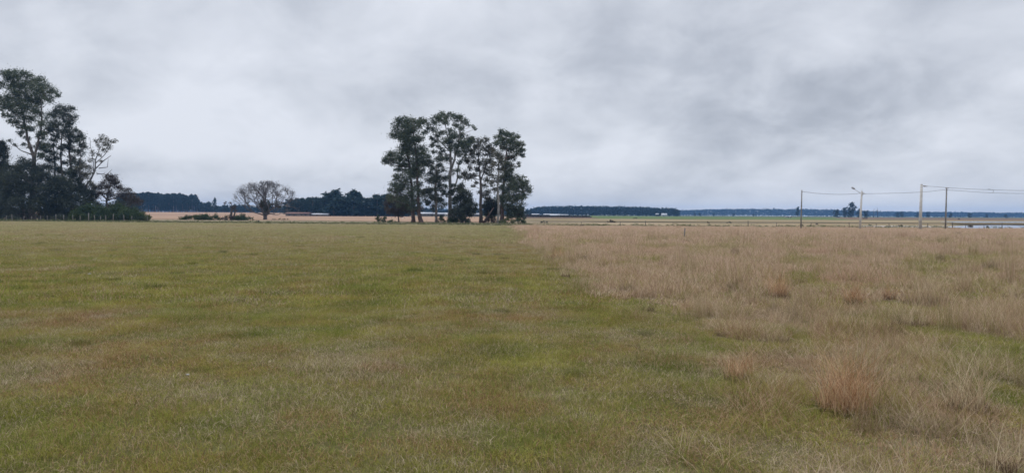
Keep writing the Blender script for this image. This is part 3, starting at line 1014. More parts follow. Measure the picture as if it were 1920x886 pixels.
blob_tree('eucalyptus_tree', 'sparse gum tree with brownish leaves right of the tallest one in the middle clump', 'tree', D0 + 2,
          [[(752, 800, 24), (750, 640, 19), (748, 520, 14), (740, 420, 9), (730, 300, 4)], [(750, 520, 9), (790, 420, 6), (800, 300, 3)]],
          [(700, 245, 24), (670, 270, 22), (740, 265, 24), (780, 265, 24), (805, 290, 20), (720, 300, 26), (765, 310, 26), (690, 330, 24), (740, 350, 24), (800, 340, 26),
           (830, 320, 20), (700, 390, 26), (750, 400, 28), (790, 400, 24), (680, 440, 18), (730, 450, 22), (780, 460, 26), (640, 470, 22), (670, 500, 24), (640, 500, 22),
           (700, 490, 20), (790, 520, 22), (770, 560, 18), (790, 600, 24), (800, 640, 18), (840, 350, 28), (870, 370, 26), (720, 540, 12), (770, 620, 18), (735, 600, 12), (700, 560, 12), (660, 400, 18), (820, 400, 22), (810, 450, 22), (690, 360, 20)],
          cv, K, 'euc_brown', 'bark', 0.95, seed=7, group=G1)
blob_tree('eucalyptus_tree', 'slender white trunked gum tree near the right end of the middle clump', 'tree', D0 - 4,
          [[(862, 800, 17), (868, 680, 14), (862, 560, 11), (868, 440, 8), (880, 340, 4)]],
          [(840, 420, 24), (870, 400, 26), (820, 480, 24), (850, 510, 28), (830, 540, 26), (880, 450, 24), (840, 590, 22), (860, 350, 22), (890, 390, 24)],
          cv, K, 'euc_brown', 'bark_pale', 0.7, seed=8, group=G1)
blob_tree('eucalyptus_tree', 'bushy gum tree with rounded boughs at the right end of the middle clump', 'tree', D0,
          [[(892, 805, 30), (890, 700, 24), (900, 580, 18), (915, 430, 12), (925, 320, 8), (920, 230, 3)], [(895, 620, 14), (960, 560, 8), (1010, 540, 4)]],
          [(885, 205, 22), (915, 210, 24), (950, 225, 26), (980, 245, 26), (870, 250, 26), (900, 260, 28), (940, 270, 30), (990, 290, 28), (1020, 285, 20), (1030, 320, 18),
           (850, 280, 22), (900, 310, 26), (950, 320, 28), (1000, 335, 24), (1025, 355, 14), (930, 370, 26), (970, 370, 22), (920, 420, 28), (950, 440, 26), (900, 450, 20),
           (1002, 410, 9), (1005, 425, 8), (940, 490, 36), (900, 510, 34), (980, 520, 32), (1020, 520, 26), (1050, 550, 26), (910, 570, 40), (960, 570, 40), (1010, 580, 38),
           (1060, 590, 22), (900, 640, 38), (950, 640, 40), (1005, 640, 32), (1040, 625, 22), (920, 700, 38), (970, 700, 38), (1020, 690, 26), (990, 750, 32), (1020, 740, 26),
           (940, 750, 28), (1035, 770, 12)],
          cv, K, 'euc', 'bark_red', 1.25, seed=9, group=G1)
blob_tree('shaggy_tree', 'dark leafy bush tree around the slender white trunk', 'tree', D0 + 3,
          [[(825, 805, 8), (822, 740, 6), (820, 660, 3)]],
          [(800, 660, 26), (830, 670, 30), (850, 700, 28), (800, 700, 30), (830, 730, 30), (790, 740, 26), (860, 740, 26), (820, 770, 26), (770, 690, 16)],
          cv, K, 'euc_dark', 'bark', 1.5, seed=10)
# leaning dead limb
mb = MB()
a0, b0_, c0 = W(*cv(765, 800), D0 - 5), W(*cv(800, 760), D0 - 5), W(*cv(835, 705), D0 - 5)
a0.z = 0.05
mb.tube([a0, b0_, c0], [0.18, 0.13, 0.06], 7)
mb.tube([b0_, W(*cv(800, 720), D0 - 5.5)], [0.07, 0.03], 6)
tag(mb.build('dead_limb', M['bark_red'], smooth=True), 'leaning dead limb between two trunks at the right of the middle clump', 'dead branch')

# left wood
cl = zc(0.395, 0.395, 0, 100)
KL = 0.395
DL = 154
G2 = 'gum trees of the wood at the left edge'
blob_tree('eucalyptus_tree', 'towering gum tree with leaning crown in the wood at the left edge', 'tree', DL,
          [[(152, 795, 30), (150, 700, 24), (158, 600, 20), (162, 500, 17), (135, 420, 12), (115, 330, 9), (95, 220, 6), (90, 130, 3)],
           [(160, 505, 13), (180, 420, 10), (195, 320, 7), (190, 200, 3)],
           [(118, 795, 16), (108, 700, 12), (70, 600, 8), (40, 560, 4)],
           [(150, 480, 6), (100, 460, 4), (55, 425, 2)]],
          [(25, 95, 26), (60, 100, 28), (100, 105, 28), (140, 120, 28), (180, 130, 26), (215, 150, 26), (245, 175, 22), (275, 195, 14), (40, 135, 30), (85, 150, 34),
           (130, 160, 34), (175, 175, 32), (215, 195, 28), (60, 190, 30), (30, 215, 30), (20, 250, 26), (60, 240, 30), (100, 200, 34), (145, 210, 34), (190, 225, 30),
           (235, 215, 22), (95, 250, 32), (135, 265, 30), (175, 270, 28), (30, 290, 18), (75, 290, 24), (110, 300, 26), (150, 310, 24), (85, 340, 22), (120, 350, 20),
           (100, 380, 18), (150, 360, 18), (190, 330, 22), (195, 380, 18), (130, 400, 14), (200, 430, 20), (230, 300, 20), (45, 412, 9), (72, 432, 9), (-20, 150, 30),
           (-25, 220, 30), (110, 430, 10), (200, 390, 22), (230, 350, 22), (180, 440, 16), (220, 440, 20), (195, 480, 16), (60, 320, 18), (140, 440, 12)],
          cl, KL, 'euc', 'bark', 1.0, seed=21, group=G2, depth=0.5)
blob_tree('eucalyptus_tree', 'gum tree with three thin trunks right of the towering one in the left wood', 'tree', DL + 3,
          [[(335, 795, 20), (335, 650, 13), (335, 500, 10), (330, 400, 7), (325, 300, 3)], [(300, 795, 12), (300, 640, 10), (285, 480, 7), (290, 340, 3)],
           [(262, 640, 10), (258, 520, 8), (250, 420, 3)]],
          [(290, 262, 26), (325, 270, 26), (350, 300, 16), (265, 290, 24), (300, 305, 30), (335, 325, 22), (255, 330, 26), (290, 350, 28), (325, 350, 20), (240, 370, 24),
           (275, 390, 24), (320, 385, 24), (360, 385, 26), (390, 395, 20), (345, 410, 28), (380, 425, 24), (250, 420, 26), (290, 440, 24), (330, 450, 24), (230, 460, 20),
           (210, 490, 22), (270, 480, 22), (380, 470, 22), (340, 500, 22), (370, 520, 24), (310, 520, 18), (220, 540, 20), (400, 440, 14), (355, 360, 12), (240, 500, 24), (260, 540, 26), (300, 570, 26), (200, 450, 20), (350, 560, 24), (390, 530, 18)],
          cl, KL, 'euc_dark', 'bark', 0.95, seed=22, group=G2)
blob_tree('half_bare_tree', 'half bare tree with grey limbs and thin leaf tufts in the left wood', 'tree', DL - 2,
          [[(400, 790, 13), (402, 690, 11), (398, 640, 9), (430, 600, 8), (450, 560, 7), (455, 500, 5), (490, 420, 2)],
           [(455, 545, 5), (490, 510, 4), (525, 485, 2)], [(398, 650, 7), (380, 580, 6), (385, 500, 4), (395, 400, 2)], [(455, 520, 4), (500, 480, 3), (540, 420, 1.5)],
           [(445, 560, 4), (440, 480, 3), (430, 400, 1.5)], [(460, 570, 4), (505, 575, 3), (528, 550, 1.5)], [(470, 545, 4), (510, 540, 3), (515, 500, 1)]],
          [(490, 400, 18, .8), (465, 415, 14, .8), (500, 430, 16, .8), (525, 420, 16, .8), (545, 415, 10), (520, 445, 12, .8), (470, 440, 14, .6), (495, 460, 14, .7),
           (440, 470, 16, .5), (425, 500, 16, .5), (470, 480, 12, .5), (405, 540, 24, .8), (380, 560, 24), (430, 560, 16, .5), (400, 590, 26), (430, 620, 24, .8), (480, 510, 10, .5)],
          cl, KL, 'euc_brown', 'twig', 0.75, seed=23, twigs=8, brad=0.05)
blob_tree('half_bare_tree', 'rounded brownish twiggy tree at the right end of the left wood', 'tree', DL - 1,
          [[(508, 790, 11), (505, 700, 9), (515, 660, 7), (530, 600, 3)], [(505, 700, 6), (560, 680, 5), (600, 650, 2)], [(505, 690, 6), (470, 660, 4), (460, 620, 2)]],
          [(530, 590, 22, .8), (510, 600, 24), (550, 605, 22, .7), (490, 625, 24), (535, 630, 28), (570, 635, 22, .7), (600, 650, 20, .7), (630, 668, 16, .6), (480, 660, 24, .8),
           (520, 670, 24, .7), (565, 665, 24, .7), (600, 680, 22, .8), (640, 690, 20), (660, 705, 14), (460, 640, 22), (445, 680, 20)],
          cl, KL, 'rust', 'twig', 0.85, seed=24, twigs=9, brad=0.05)
blob_tree('shaggy_tree', 'dark tree cut by the left edge of the view, behind the towering gum', 'tree', DL + 2,
          [[(-30, 795, 20), (-25, 650, 14), (-10, 500, 8)]],
          [(5, 425, 18), (20, 450, 20), (-10, 460, 34), (15, 480, 26), (-20, 520, 40), (20, 520, 24), (0, 560, 34), (-30, 600, 50), (20, 600, 40), (0, 650, 50), (30, 700, 50),
           (-20, 720, 50), (20, 760, 40), (-50, 450, 40), (-60, 660, 50)],
          cl, KL, 'euc_dark', 'bark', 1.5, seed=25)
blob_tree('shaggy_tree', 'broad dark understorey tree in front of the towering gum', 'tree', DL - 3,
          [[(190, 795, 14), (185, 720, 10), (150, 620, 6)]],
          [(110, 520, 26), (80, 540, 26), (150, 535, 28), (190, 545, 24), (60, 575, 36), (110, 580, 42), (160, 590, 42), (210, 585, 32), (50, 640, 44), (110, 640, 44),
           (170, 650, 44), (230, 640, 40), (60, 700, 44), (230, 700, 46), (180, 710, 40), (100, 700, 36), (60, 760, 36), (220, 755, 40), (30, 540, 18), (235, 600, 24)],
          cl, KL, 'euc_dark', 'bark', 1.5, seed=26)
blob_tree('shaggy_tree', 'dark understorey tree in the middle of the left wood', 'tree', DL - 2,
          [[(345, 795, 12), (340, 720, 10), (310, 640, 5)]],
          [(275, 590, 24), (310, 600, 28), (350, 590, 26), (260, 630, 36), (310, 640, 40), (360, 640, 36), (400, 650, 30), (280, 690, 40), (330, 700, 42), (390, 700, 36),
           (430, 670, 28), (440, 710, 32), (300, 750, 38), (260, 760, 36), (350, 750, 34), (420, 740, 28), (340, 560, 20), (375, 605, 20)],
          cl, KL, 'euc_dark', 'bark', 1.5, seed=27)


def bush(px, py_top, py_base, wpx, Yd, mat, label, name='bush', group=None, seed=0, leaf=(0.16, 0.34), dens=1.2, cat='bush'):
    rr = random.Random(seed * 13 + 5)
    root = GX(px, Yd)
    t = empty(name, root, label, cat, group)
    m = Yd / F
    H = (W(px, py_top, Yd).z - root.z)
    Wd = wpx * m / 2
    n = max(3, int(3 + Wd * 3.0))
    C_, Rd = [], []
    for i in range(n):
        x = rr.uniform(-1, 1)
        hh = (1 - x * x) ** 0.5 * rr.uniform(0.25, 0.95)
        r_ = max(0.12, min(H * 0.42, Wd * 0.5)) * rr.uniform(0.75, 1.15)
        C_.append((x * Wd * 0.85, rr.uniform(-1, 1) * Wd * 0.5, max(r_ * 0.7, hh * H - r_ * 0.4)))
        Rd.append(r_)
    C_.append((0, 0, max(0.1, H - Rd[0] * 0.8)))
    Rd.append(Rd[0])
    N = [int(330 * r_ * r_ * dens / (((leaf[0] + leaf[1]) / 0.5) ** 2)) + 14 for r_ in Rd]
    V, f, rn = leaves(C_, Rd, N, leaf[0], leaf[1], seed=seed, droop=0.0)
    V[:, 2] = np.maximum(V[:, 2], 0.0)
    mb_ = MB()
    for c in C_:
        mb_.tube([(rr.uniform(-.1, .1), rr.uniform(-.1, .1), -0.05), (c[0] * 0.6, c[1] * 0.6, c[2] * 0.5), c], [0.04, 0.03, 0.012], 4, cap=False)
    mb_.build('stems', M['bark'], t)
    link_mesh('crown', mk_mesh('crown', V, f, {'rnd': rn}), M[mat], t)
    return t


GB = 'green bushes at the foot of the left wood'
for i, (u_, vt, vb, wu, dd_, mt, lab) in enumerate([
        (365, 735, 795, 120, 143, 'bush', 'green bush under the dark trees, leftmost of the row before the left wood'),
        (430, 712, 795, 130, 145, 'bush', 'tall rounded green bush, second from the left at the foot of the wood'),
        (500, 722, 795, 110, 142, 'bush', 'green bush in the middle of the row at the foot of the left wood'),
        (560, 712, 795, 130, 146, 'bush', 'broad green bush below the twiggy brown tree'),
        (625, 728, 795, 120, 144, 'bush', 'green bush last but one at the right end of the left wood'),
        (675, 750, 797, 80, 145, 'bush_light', 'small yellowish green bush ending the left wood'),
        (700, 768, 797, 45, 144, 'bush_light', 'straggly low pale bush beyond the end of the left wood'),
        (290, 760, 795, 90, 144, 'euc_dark', 'dark low bush behind the fence posts before the left wood'),
        (40, 770, 795, 110, 145, 'euc_dark', 'dark low bush at the very left behind the fence')]):
    x_, yt = cl(u_, vt)
    bush(x_, yt, 0, wu * KL, dd_, mt, lab, group=GB, seed=60 + i, dens=1.5)
# twiggy fill between wood and far forest
bush(252, 366, 0, 52, 160, 'rust', 'brownish twiggy thicket at the right shoulder of the left wood', 'thicket', seed=75, dens=0.8, cat='thicket')
bush(224, 372, 0, 60, 158, 'euc_dark', 'dark thicket behind the green bushes of the left wood', 'thicket', seed=76, dens=1.2, cat='thicket')

bush(40, 384, 0, 130, 162, 'euc_dark', 'dark thicket behind the trunks at the very left edge', 'thicket', seed=77, dens=1.2, cat='thicket')
bush(105, 394, 0, 110, 163, 'euc_dark', 'dark thicket behind the two trunks of the towering gum', 'thicket', seed=78, dens=1.2, cat='thicket')
bush(180, 388, 0, 90, 161, 'euc_dark', 'dark thicket behind the half bare tree of the left wood', 'thicket', seed=79, dens=1.2, cat='thicket')

# bushes before the harvested field and below the middle clump
for i, (px, pt, w_, dd_, mt, lab) in enumerate([
        (352, 402.5, 34, 168, 'bush', 'low dark bush at the left end of the hedge before the harvested field'),
        (376, 400, 52, 166, 'bush', 'rounded bush in the hedge before the harvested field'),
        (405, 400, 52, 167, 'bush', 'wide bush in the middle of the hedge before the harvested field'),
        (430, 402.5, 36, 165, 'rust', 'reddish low bush below the small stump tree'),
        (455, 400, 46, 166, 'bush', 'green bush at the right end of the hedge before the harvested field'),
        (709, 402, 15, 143, 'bush', 'small upright green bush left of the middle clump'),
        (722, 405, 12, 142, 'bush', 'green bush touching the small upright one left of the middle clump'),
        (735, 412, 16, 141, 'bush', 'very low green bush left of the first trunk of the middle clump'),
        (827, 403, 16, 140, 'bush', 'narrow green bush beside the slim dark gum'),
        (852, 402, 34, 141, 'bush', 'dark green bush at the foot of the tallest gum'),
        (868, 405, 30, 140, 'bush', 'dark green bush at the foot of the conical evergreen'),
        (915, 410, 30, 139, 'rust', 'low brown brush between the right trunks of the middle clump'),
        (952, 408, 26, 139, 'bush_light', 'pale leafy bush right of the last trunk of the middle clump'),
        (972, 407, 26, 140, 'bush', 'green bush under the right boughs of the middle clump'),
        (940, 413, 18, 136, 'bush_light', 'tiny pale bush before the right end of the middle clump'),
        (525, 409, 34, 182, 'bush_light', 'low straggly weeds right of the bare round tree')]):
    bush(px, pt, 0, w_, dd_, mt, lab, seed=80 + i, leaf=(0.14, 0.30), group='low bushes along the overgrown line')


# bare round tree: recursive limbs
def bare_tree(px, Yd, top_px, half_px, label, seed=5, depth_lv=8):
    rr = random.Random(seed)
    root = GX(px, Yd)
    t = empty('bare_tree', root, label, 'tree')
    mpp = Yd / F
    H = W(px, top_px, Yd).z - root.z
    Wd = half_px * mpp
    tb, tw = MB(), MB()
    ends = []

    def lim(p, d, ln, rad, lv):
        q1 = p + d * ln * 0.5 + Vector((rr.gauss(0, .05), rr.gauss(0, .05), rr.gauss(0, .04))) * ln
        q2 = p + d * ln + Vector((rr.gauss(0, .08), rr.gauss(0, .08), rr.gauss(0, .06))) * ln
        # stay inside the rounded crown
        ex = math.hypot(q2.x, q2.y) / Wd
        ez = (q2.z - H * 0.38) / (H * 0.62)
        if ex * ex + max(ez, 0) ** 2 > rr.uniform(0.85, 1.3):
            ends.append(p)
            q2 = p + d * ln * 0.35
            tw.tube([p, q2], [rad, rad * 0.4], 3, cap=False)
            return
        mb_ = tb if lv < 3 else tw
        mb_.tube([p, q1, q2], [rad, rad * 0.85, rad * 0.68], 7 if lv < 2 else (5 if lv < 4 else 3), cap=False)
        if lv >= depth_lv:
            ends.append(q2)
            return
        for k in range(3 if lv < 3 or rr.random() < 0.5 else 2):
            ax = Vector((rr.gauss(0, 1), rr.gauss(0, 1), rr.gauss(0, 1)))
            nd = (d + ax.normalized() * rr.uniform(0.45, 0.85) + Vector((0, 0, 0.12))).normalized()
            if q2.z < H * 0.3:
                nd = (nd + Vector((0, 0, 0.25))).normalized()
            lim(q2, nd, ln * rr.uniform(0.62, 0.88), max(0.018, rad * rr.uniform(0.55, 0.68)), lv + 1)

    tb.tube([(0, 0, -0.2), (0.05, 0, 0.4), (0.0, 0, H * 0.13)], [0.60, 0.45, 0.50], 9)
    for k in range(8):
        a_ = k * 2 * math.pi / 8 + rr.uniform(-0.3, 0.3)
        up = rr.uniform(0.15, 1.2)
        lim(Vector((0, 0, H * 0.11)), Vector((math.cos(a_), math.sin(a_), up)).normalized(), H * rr.uniform(0.26, 0.34), rr.uniform(0.15, 0.22), 1)
    lim(Vector((0, 0, H * 0.11)), Vector((0.1, 0, 1)).normalized(), H * 0.3, 0.28, 1)
    tr = tb.build('trunk', M['twig'], t, smooth=True)
    tw.build('twigs', M['twig'], t)
    return t, H, Wd


bt, BH, BWd = bare_tree(497, 186, 339, 60, 'bare grey rounded tree standing alone before the harvested field', 5)
C_ = [(-0.2, -0.2, BH * 0.45), (0.6, 0.4, BH * 0.42), (-0.9, 0.2, BH * 0.36), (0.1, 0, BH * 0.36), (3.0, -0.5, BH * 0.42), (3.6, 0.3, BH * 0.35), (0.2, 0, BH * 0.28), (-4.2, 0, BH * .42)]
V, f, rn = leaves(C_, [1.2, 1.2, 1.0, 1.2, 0.9, 0.9, 1.0, 0.6], [520, 520, 380, 450, 240, 200, 300, 70], 0.2, 0.4, seed=31)
link_mesh('mistletoe', mk_mesh('mistletoe', V, f, {'rnd': rn}), M['euc_dark'], bt)

# stump tree in the hedge
c2 = zc(330 / 1920, 120 / 698, 230, 320)
blob_tree('stump_tree', 'small broken tree with two dark stems rising from the hedge', 'tree', 167,
          [[(1185, 520, 30), (1185, 470, 26), (1200, 400, 14), (1180, 340, 5)], [(1205, 500, 22), (1225, 440, 16), (1215, 380, 8)], [(1185, 430, 9), (1165, 380, 5), (1160, 350, 2)]],
          [(1200, 400, 18, .7), (1175, 350, 12, .6), (1225, 385, 16, .6), (1120, 350, 16, .6), (1240, 430, 14, .5)], c2, 330 / 1920, 'rust', 'wood_dark', 0.8, seed=41)


# ------------------------------------------------------------------ far trees (copies of a few kinds)
def far_kind(seed, h=10.0, w=3.0, low=0.3, mat='far', conic=False, leaf=(0.5, 1.0), n=11, nl=60):
    """a small tree of unit shape: trunk and limbs plus a crown of leaf clumps"""
    rr = random.Random(seed)
    tb = MB()
    tb.tube([(0, 0, -0.3), (rr.uniform(-.2, .2), 0, h * 0.35), (rr.uniform(-.3, .3), rr.uniform(-.2, .2), h * 0.7), (0, 0, h * 0.93)], [0.22, 0.17, 0.11, 0.03], 6)
    C_, Rd = [], []
    for i in range(n):
        f_ = (i + 0.5) / n
        z = h * (low + (0.93 - low) * f_)
        ww = w * ((1.05 - f_) if conic else math.sin(math.pi * (0.22 + 0.68 * f_)) ** 0.8)
        a_ = rr.uniform(0, 6.28)
        d = rr.uniform(0.1, 0.7) * ww
        C_.append((math.cos(a_) * d, math.sin(a_) * d, z))
        Rd.append(max(0.45, ww * rr.uniform(0.42, 0.65)))
        tb.tube([(0, 0, z - d * 0.6 - 0.2), (math.cos(a_) * d * .5, math.sin(a_) * d * .5, z - 0.2), C_[-1]], [0.08, 0.06, 0.02], 4, cap=False)
    V, f, rn = leaves(C_, Rd, [nl] * n, leaf[0], leaf[1], seed=seed, droop=0.1, asp=0.7, sub=6, subr=0.4)
    return tb, (V, f, rn), mat


KINDS = {}


def kind_meshes(key, *a, **k):
    tb, (V, f, rn), mat = far_kind(*a, **k)
    tm = mk_mesh('trunk', [tuple(p) for p in tb.v], tb.f)
    tm.materials.append(M['bark_pale'] if key.startswith('pale') else M['bark'])
    cm = mk_mesh('crown', V, f, {'rnd': rn})
    cm.materials.append(M[mat])
    KINDS[key] = (tm, cm)


for i in range(4):
    kind_meshes('gum%d' % i, 400 + i, 10, 1.9 + 0.25 * i, 0.16, n=14)
    kind_meshes('pale%d' % i, 410 + i, 10, 1.7, 0.34)
    kind_meshes('round%d' % i, 420 + i, 10, 4.2, 0.12, n=14, nl=70)


def far_tree(key, px, Yd, top_py, label, group, name='forest_tree', wscale=1.0, cat='tree'):
    root = GX(px, Yd)
    H = W(px, top_py, Yd).z - root.z
    t = empty(name, root, label, cat, group)
    s = H / 9.8
    t.scale = (s * wscale, s * wscale, s)
    t.rotation_euler = (0, 0, random.uniform(0, 6.28))
    for nm, me in zip(('trunk', 'crown'), KINDS[key]):
        o = bpy.data.objects.new(nm, me)
        COL.objects.link(o)
        o.parent = t
    return t


def topline(pts):
    xs_ = [p[0] for p in pts]
    ys_ = [p[1] for p in pts]
    return lambda x: float(np.interp(x, xs_, ys_))


# left far forest
tlA = topline([(225, 363), (262, 361), (285, 359), (300, 362), (340, 362), (352, 364), (362, 363), (372, 372), (378, 380)])
lab = 'tall slim gum tree in the dark forest behind the left of the harvested field'
x = 222.0
while x < 377:
    for row in range(2):
        Yd = 690 + row * 14 + random.uniform(-5, 5)
        far_tree(random.choice(['gum0', 'gum1', 'gum2', 'pale0', 'pale1']), x + random.uniform(-1.5, 1.5) + row * 2, Yd, tlA(x) + abs(random.gauss(0, 2.2)) - 1,
                 lab, 'tall gums of the far left forest', wscale=random.uniform(0.85, 1.15))
    x += 4.3
lab = 'low dark tree in the treeline left of the bare round tree'
tlB = topline([(374, 384), (382, 379), (390, 377), (395, 384), (420, 384), (445, 382), (480, 386), (540, 386)])
x = 376.0
while x < 545:
    for row in range(2):
        far_tree('round%d' % random.randrange(4), x + row * 3, 690 + row * 10, tlB(x) + abs(random.gauss(0, 2)), lab, 'low trees behind the bare tree', wscale=random.uniform(0.9, 1.3))
    x += 7.0
far_tree('round1', 403, 670, 370, 'tree with a leaning flat top above the low treeline left of the bare tree', None, wscale=0.55)
# thick forest right of the bare tree
tlC = topline([(535, 372), (552, 371), (575, 371), (580, 369), (600, 370), (612, 368), (618, 364), (626, 356), (634, 362), (640, 364), (648, 368), (656, 368), (660, 357), (668, 357), (674, 368),
               (684, 370), (700, 371), (706, 364), (714, 366), (722, 364), (735, 370), (760, 378)])
lab = 'broad dark tree in the dense forest between the bare tree and the middle clump'
x = 540.0
while x < 765:
    for row in range(3):
        xx = x + random.uniform(-2, 2) + row * 2.5
        far_tree('round%d' % random.randrange(4), xx, 412 + row * 9 + random.uniform(-3, 3), tlC(xx) + (abs(random.gauss(0, 1.5)) if row else random.uniform(2, 9)),
                 lab, 'broad trees of the dense forest', wscale=random.uniform(0.75, 1.05))
    x += 5.6
for px, tp in ((626, 354), (664, 356), (707, 363), (724, 362)):
    far_tree('gum3', px, 408, tp, {626: 'tree with the highest pointed top in the dense forest, left of centre', 664: 'tree with a rounded top standing out of the dense forest',
                                   707: 'tree standing a little above the forest just left of the middle clump', 724: 'tree whose top touches the left boughs of the middle clump'}[px], None, wscale=1.6)
# low trees behind the middle clump
lab = 'low dark tree far behind the trunks of the middle clump'
x = 760.0
while x < 1000:
    far_tree('round%d' % random.randrange(4), x, 600 + random.uniform(-15, 15), 390 + random.uniform(-3, 4), lab, 'low trees behind the middle clump', wscale=1.1)
    x += 6.5
# single trees and clumps to the right
for (key, px, Yd, tp, ws, lab) in [
        ('round0', 1597, 760, 379, 0.9, 'tall domed tree standing above the far treeline left of the lamp pole'),
        ('round2', 1585, 765, 388, 0.9, 'smaller tree leaning against the tall domed one on its left'),
        ('round3', 1568, 770, 392, 1.2, 'low dark tree at the left of the tall domed one'),
        ('round1', 1612, 765, 391, 1.0, 'low dark tree behind the lamp pole'),
        ('round2', 1624, 770, 394, 1.2, 'low dark tree right of the lamp pole'),
        ('gum2', 1496, 1000, 387, 1.0, 'small lone tree beside the foot of the leftmost pole'),
        ('round0', 1690, 1100, 396, 1.2, 'dark round tree in the far treeline left of the thick concrete pole'),
        ('round3', 1682, 1105, 397, 1.2, 'dark round tree in the far treeline, next to the one left of the thick pole'),
        ('round1', 1720, 1100, 398, 1.2, 'dark round tree in the far treeline just left of the thick concrete pole'),
        ('round2', 1740, 1100, 398, 1.2, 'dark round tree in the far treeline just right of the thick concrete pole'),
        ('round0', 1782, 1000, 399, 1.2, 'low tree in the far treeline right of the thin wooden pole'),
        ('round1', 1818, 1000, 398.5, 1.3, 'wide low tree above the flood water'),
        ('round2', 1850, 1000, 401, 1.3, 'small low tree above the left part of the flood water'),
        ('round3', 1886, 1000, 401, 1.3, 'small low tree above the right part of the flood water'),
        ('round2', 1302, 1300, 398, 1.3, 'dark tree at the right end of the long plantation'),
        ('round0', 1312, 1300, 398.5, 1.5, 'dark tree, second to the right of the long plantation'),
        ('round1', 1338, 1300, 399, 1.6, 'dark tree alone on the green crop field right of the plantation'),
        ('round3', 1375, 1300, 399, 1.6, 'dark tree on the green crop field, midway between plantation and leftmost pole'),
        ('round0', 1413, 1300, 400, 1.6, 'dark tree on the crop field, nearest to the leftmost pole'),
        ('gum1', 990, 600, 394, 1.1, 'small tree between the middle clump and the plantation')]:
    far_tree(key, px, Yd, tp, lab, None, name='distant_tree', wscale=ws)
# thin bare poles of dead trees right of the lamp pole
for px, tp, lab in ((1638, 392, 'thin leafless tree right of the lamp pole, the left of two'), (1645, 389, 'thin leafless tree right of the lamp pole, the taller of two')):
    root = GX(px, 760)
    H = W(px, tp, 760).z
    tb = MB()
    tb.tube([(0, 0, -.2), (0.2, 0, H * .5), (0, 0, H)], [0.3, 0.2, 0.08], 5)
    for k in range(9):
        z = H * random.uniform(0.4, 0.9)
        a_ = random.uniform(0, 6.28)
        tb.tube([(0.1, 0, z), (math.cos(a_) * 1.3, math.sin(a_), z + 1.6)], [0.12, 0.04], 4)
    t = empty('leafless_tree', root, lab, 'tree', 'thin leafless trees far right')
    tb.build('trunk', M['twig'], t)


# masses too far to count: plantation and wooded ridge
def mass(name, label, px0, px1, Yd, top, depth, leaf, n_per_m, mat, seed, spacing):
    r = np.random.default_rng(seed)
    a_, b_ = W(px0, 400, Yd), W(px1, 400, Yd)
    V_, rn_ = [], []
    C_, Rd, N = [], [], []
    tb = MB()
    x_ = a_.x
    while x_ < b_.x:
        px = px0 + (x_ - a_.x) / (b_.x - a_.x) * (px1 - px0)
        for row in range(3):
            yy = Yd + row * depth / 3 + r.uniform(-2, 2)
            zt = W(px, top(px), Yd).z * (yy / Yd) - abs(r.normal(0, 0.05)) * 10 * (leaf[1] / 2)
            k = 3
            for j in range(k):
                C_.append((x_ + r.normal(0, 0.3), yy, zt * (0.26 + 0.62 * j / (k - 1))))
                Rd.append(zt * 0.20)
                N.append(n_per_m)
            tb.tube([(x_, yy, -0.3), (x_, yy, zt * 0.8)], [0.25, 0.08], 4, cap=False)
        x_ += spacing * r.uniform(0.8, 1.2)
    V, f, rn = leaves(C_, Rd, N, leaf[0], leaf[1], seed=seed, droop=0.0, asp=0.8, sub=5, subr=0.6)
    V[:, 2] = np.maximum(V[:, 2], 0.02)
    o = link_mesh(name, mk_mesh(name, V, f, {'rnd': rn}), M[mat])
    tag(o, label, 'forest', kind='stuff')
    return o


mass('pine_plantation', 'long even dark plantation of trees right of the middle clump', 996, 1273, 960,
     topline([(994, 397), (1000, 391), (1010, 388), (1060, 386.5), (1150, 387.5), (1220, 389), (1268, 391), (1273, 394)]), 24, (1.0, 1.9), 34, 'far', 71, 2.3)
mass('wooded_ridge', 'low bluish line of far woods along the right horizon', 1200, 2300, 2200,
     topline([(1200, 393.5), (1290, 394.5), (1330, 392.5), (1400, 391.8), (1500, 392.3), (1560, 393), (1640, 396.5), (1900, 399), (2300, 400)]), 60, (2.2, 4.2), 24, 'far', 72, 6)
mass('wooded_ridge', 'low line of far woods hidden behind the forests on the left horizon', -500, 1200, 2000, C(391), 60, (2.4, 4.4), 18, 'far', 73, 9)
# reddish brush heap line before the plantation
mass('brush', 'low reddish brown brush before the plantation sheds', 985, 1108, 430, topline([(985, 402.8), (1000, 403.2), (1108, 405.4)]), 8, (0.35, 0.7), 26, 'rust', 74, 0.9)


# ------------------------------------------------------------------ weeds along the overgrown line
def weed_line():
    C_, Rd, N = [], [], []
    r = np.random.default_rng(5)
    for px in np.arange(-150, 2080, 4.2):
        for k in range(3):
            base = 1
            p = W(px + r.uniform(-3, 3), 410, 118)
            e = float(edge_y(p.x))
            yy = e + r.uniform(0, 9)
            q_ = W(px, 410, yy)
            if 1000 < px and r.uniform() < (0.55 if px < 1780 else 0.92):
                continue
            hh = abs(r.normal(0.10, 0.10)) + 0.05
            if r.uniform() < 0.06:
                hh += 0.3
            C_.append((q_.x, yy, hh * 0.6))
            Rd.append(0.25 + hh * 0.9)
            N.append(20)
    V, f, rn = leaves(C_, Rd, N, 0.12, 0.30, seed=9, droop=-0.6, squash=0.35)
    V[:, 2] = np.maximum(V[:, 2] * 0.7, 0.0)
    return V, f, rn


V, f, rn = weed_line()
tag(link_mesh('weeds', mk_mesh('weeds', V, f, {'rnd': rn}), M['bush_light']), 'rank pale weeds along the fence line at the far end of the field', 'weeds', kind='stuff')

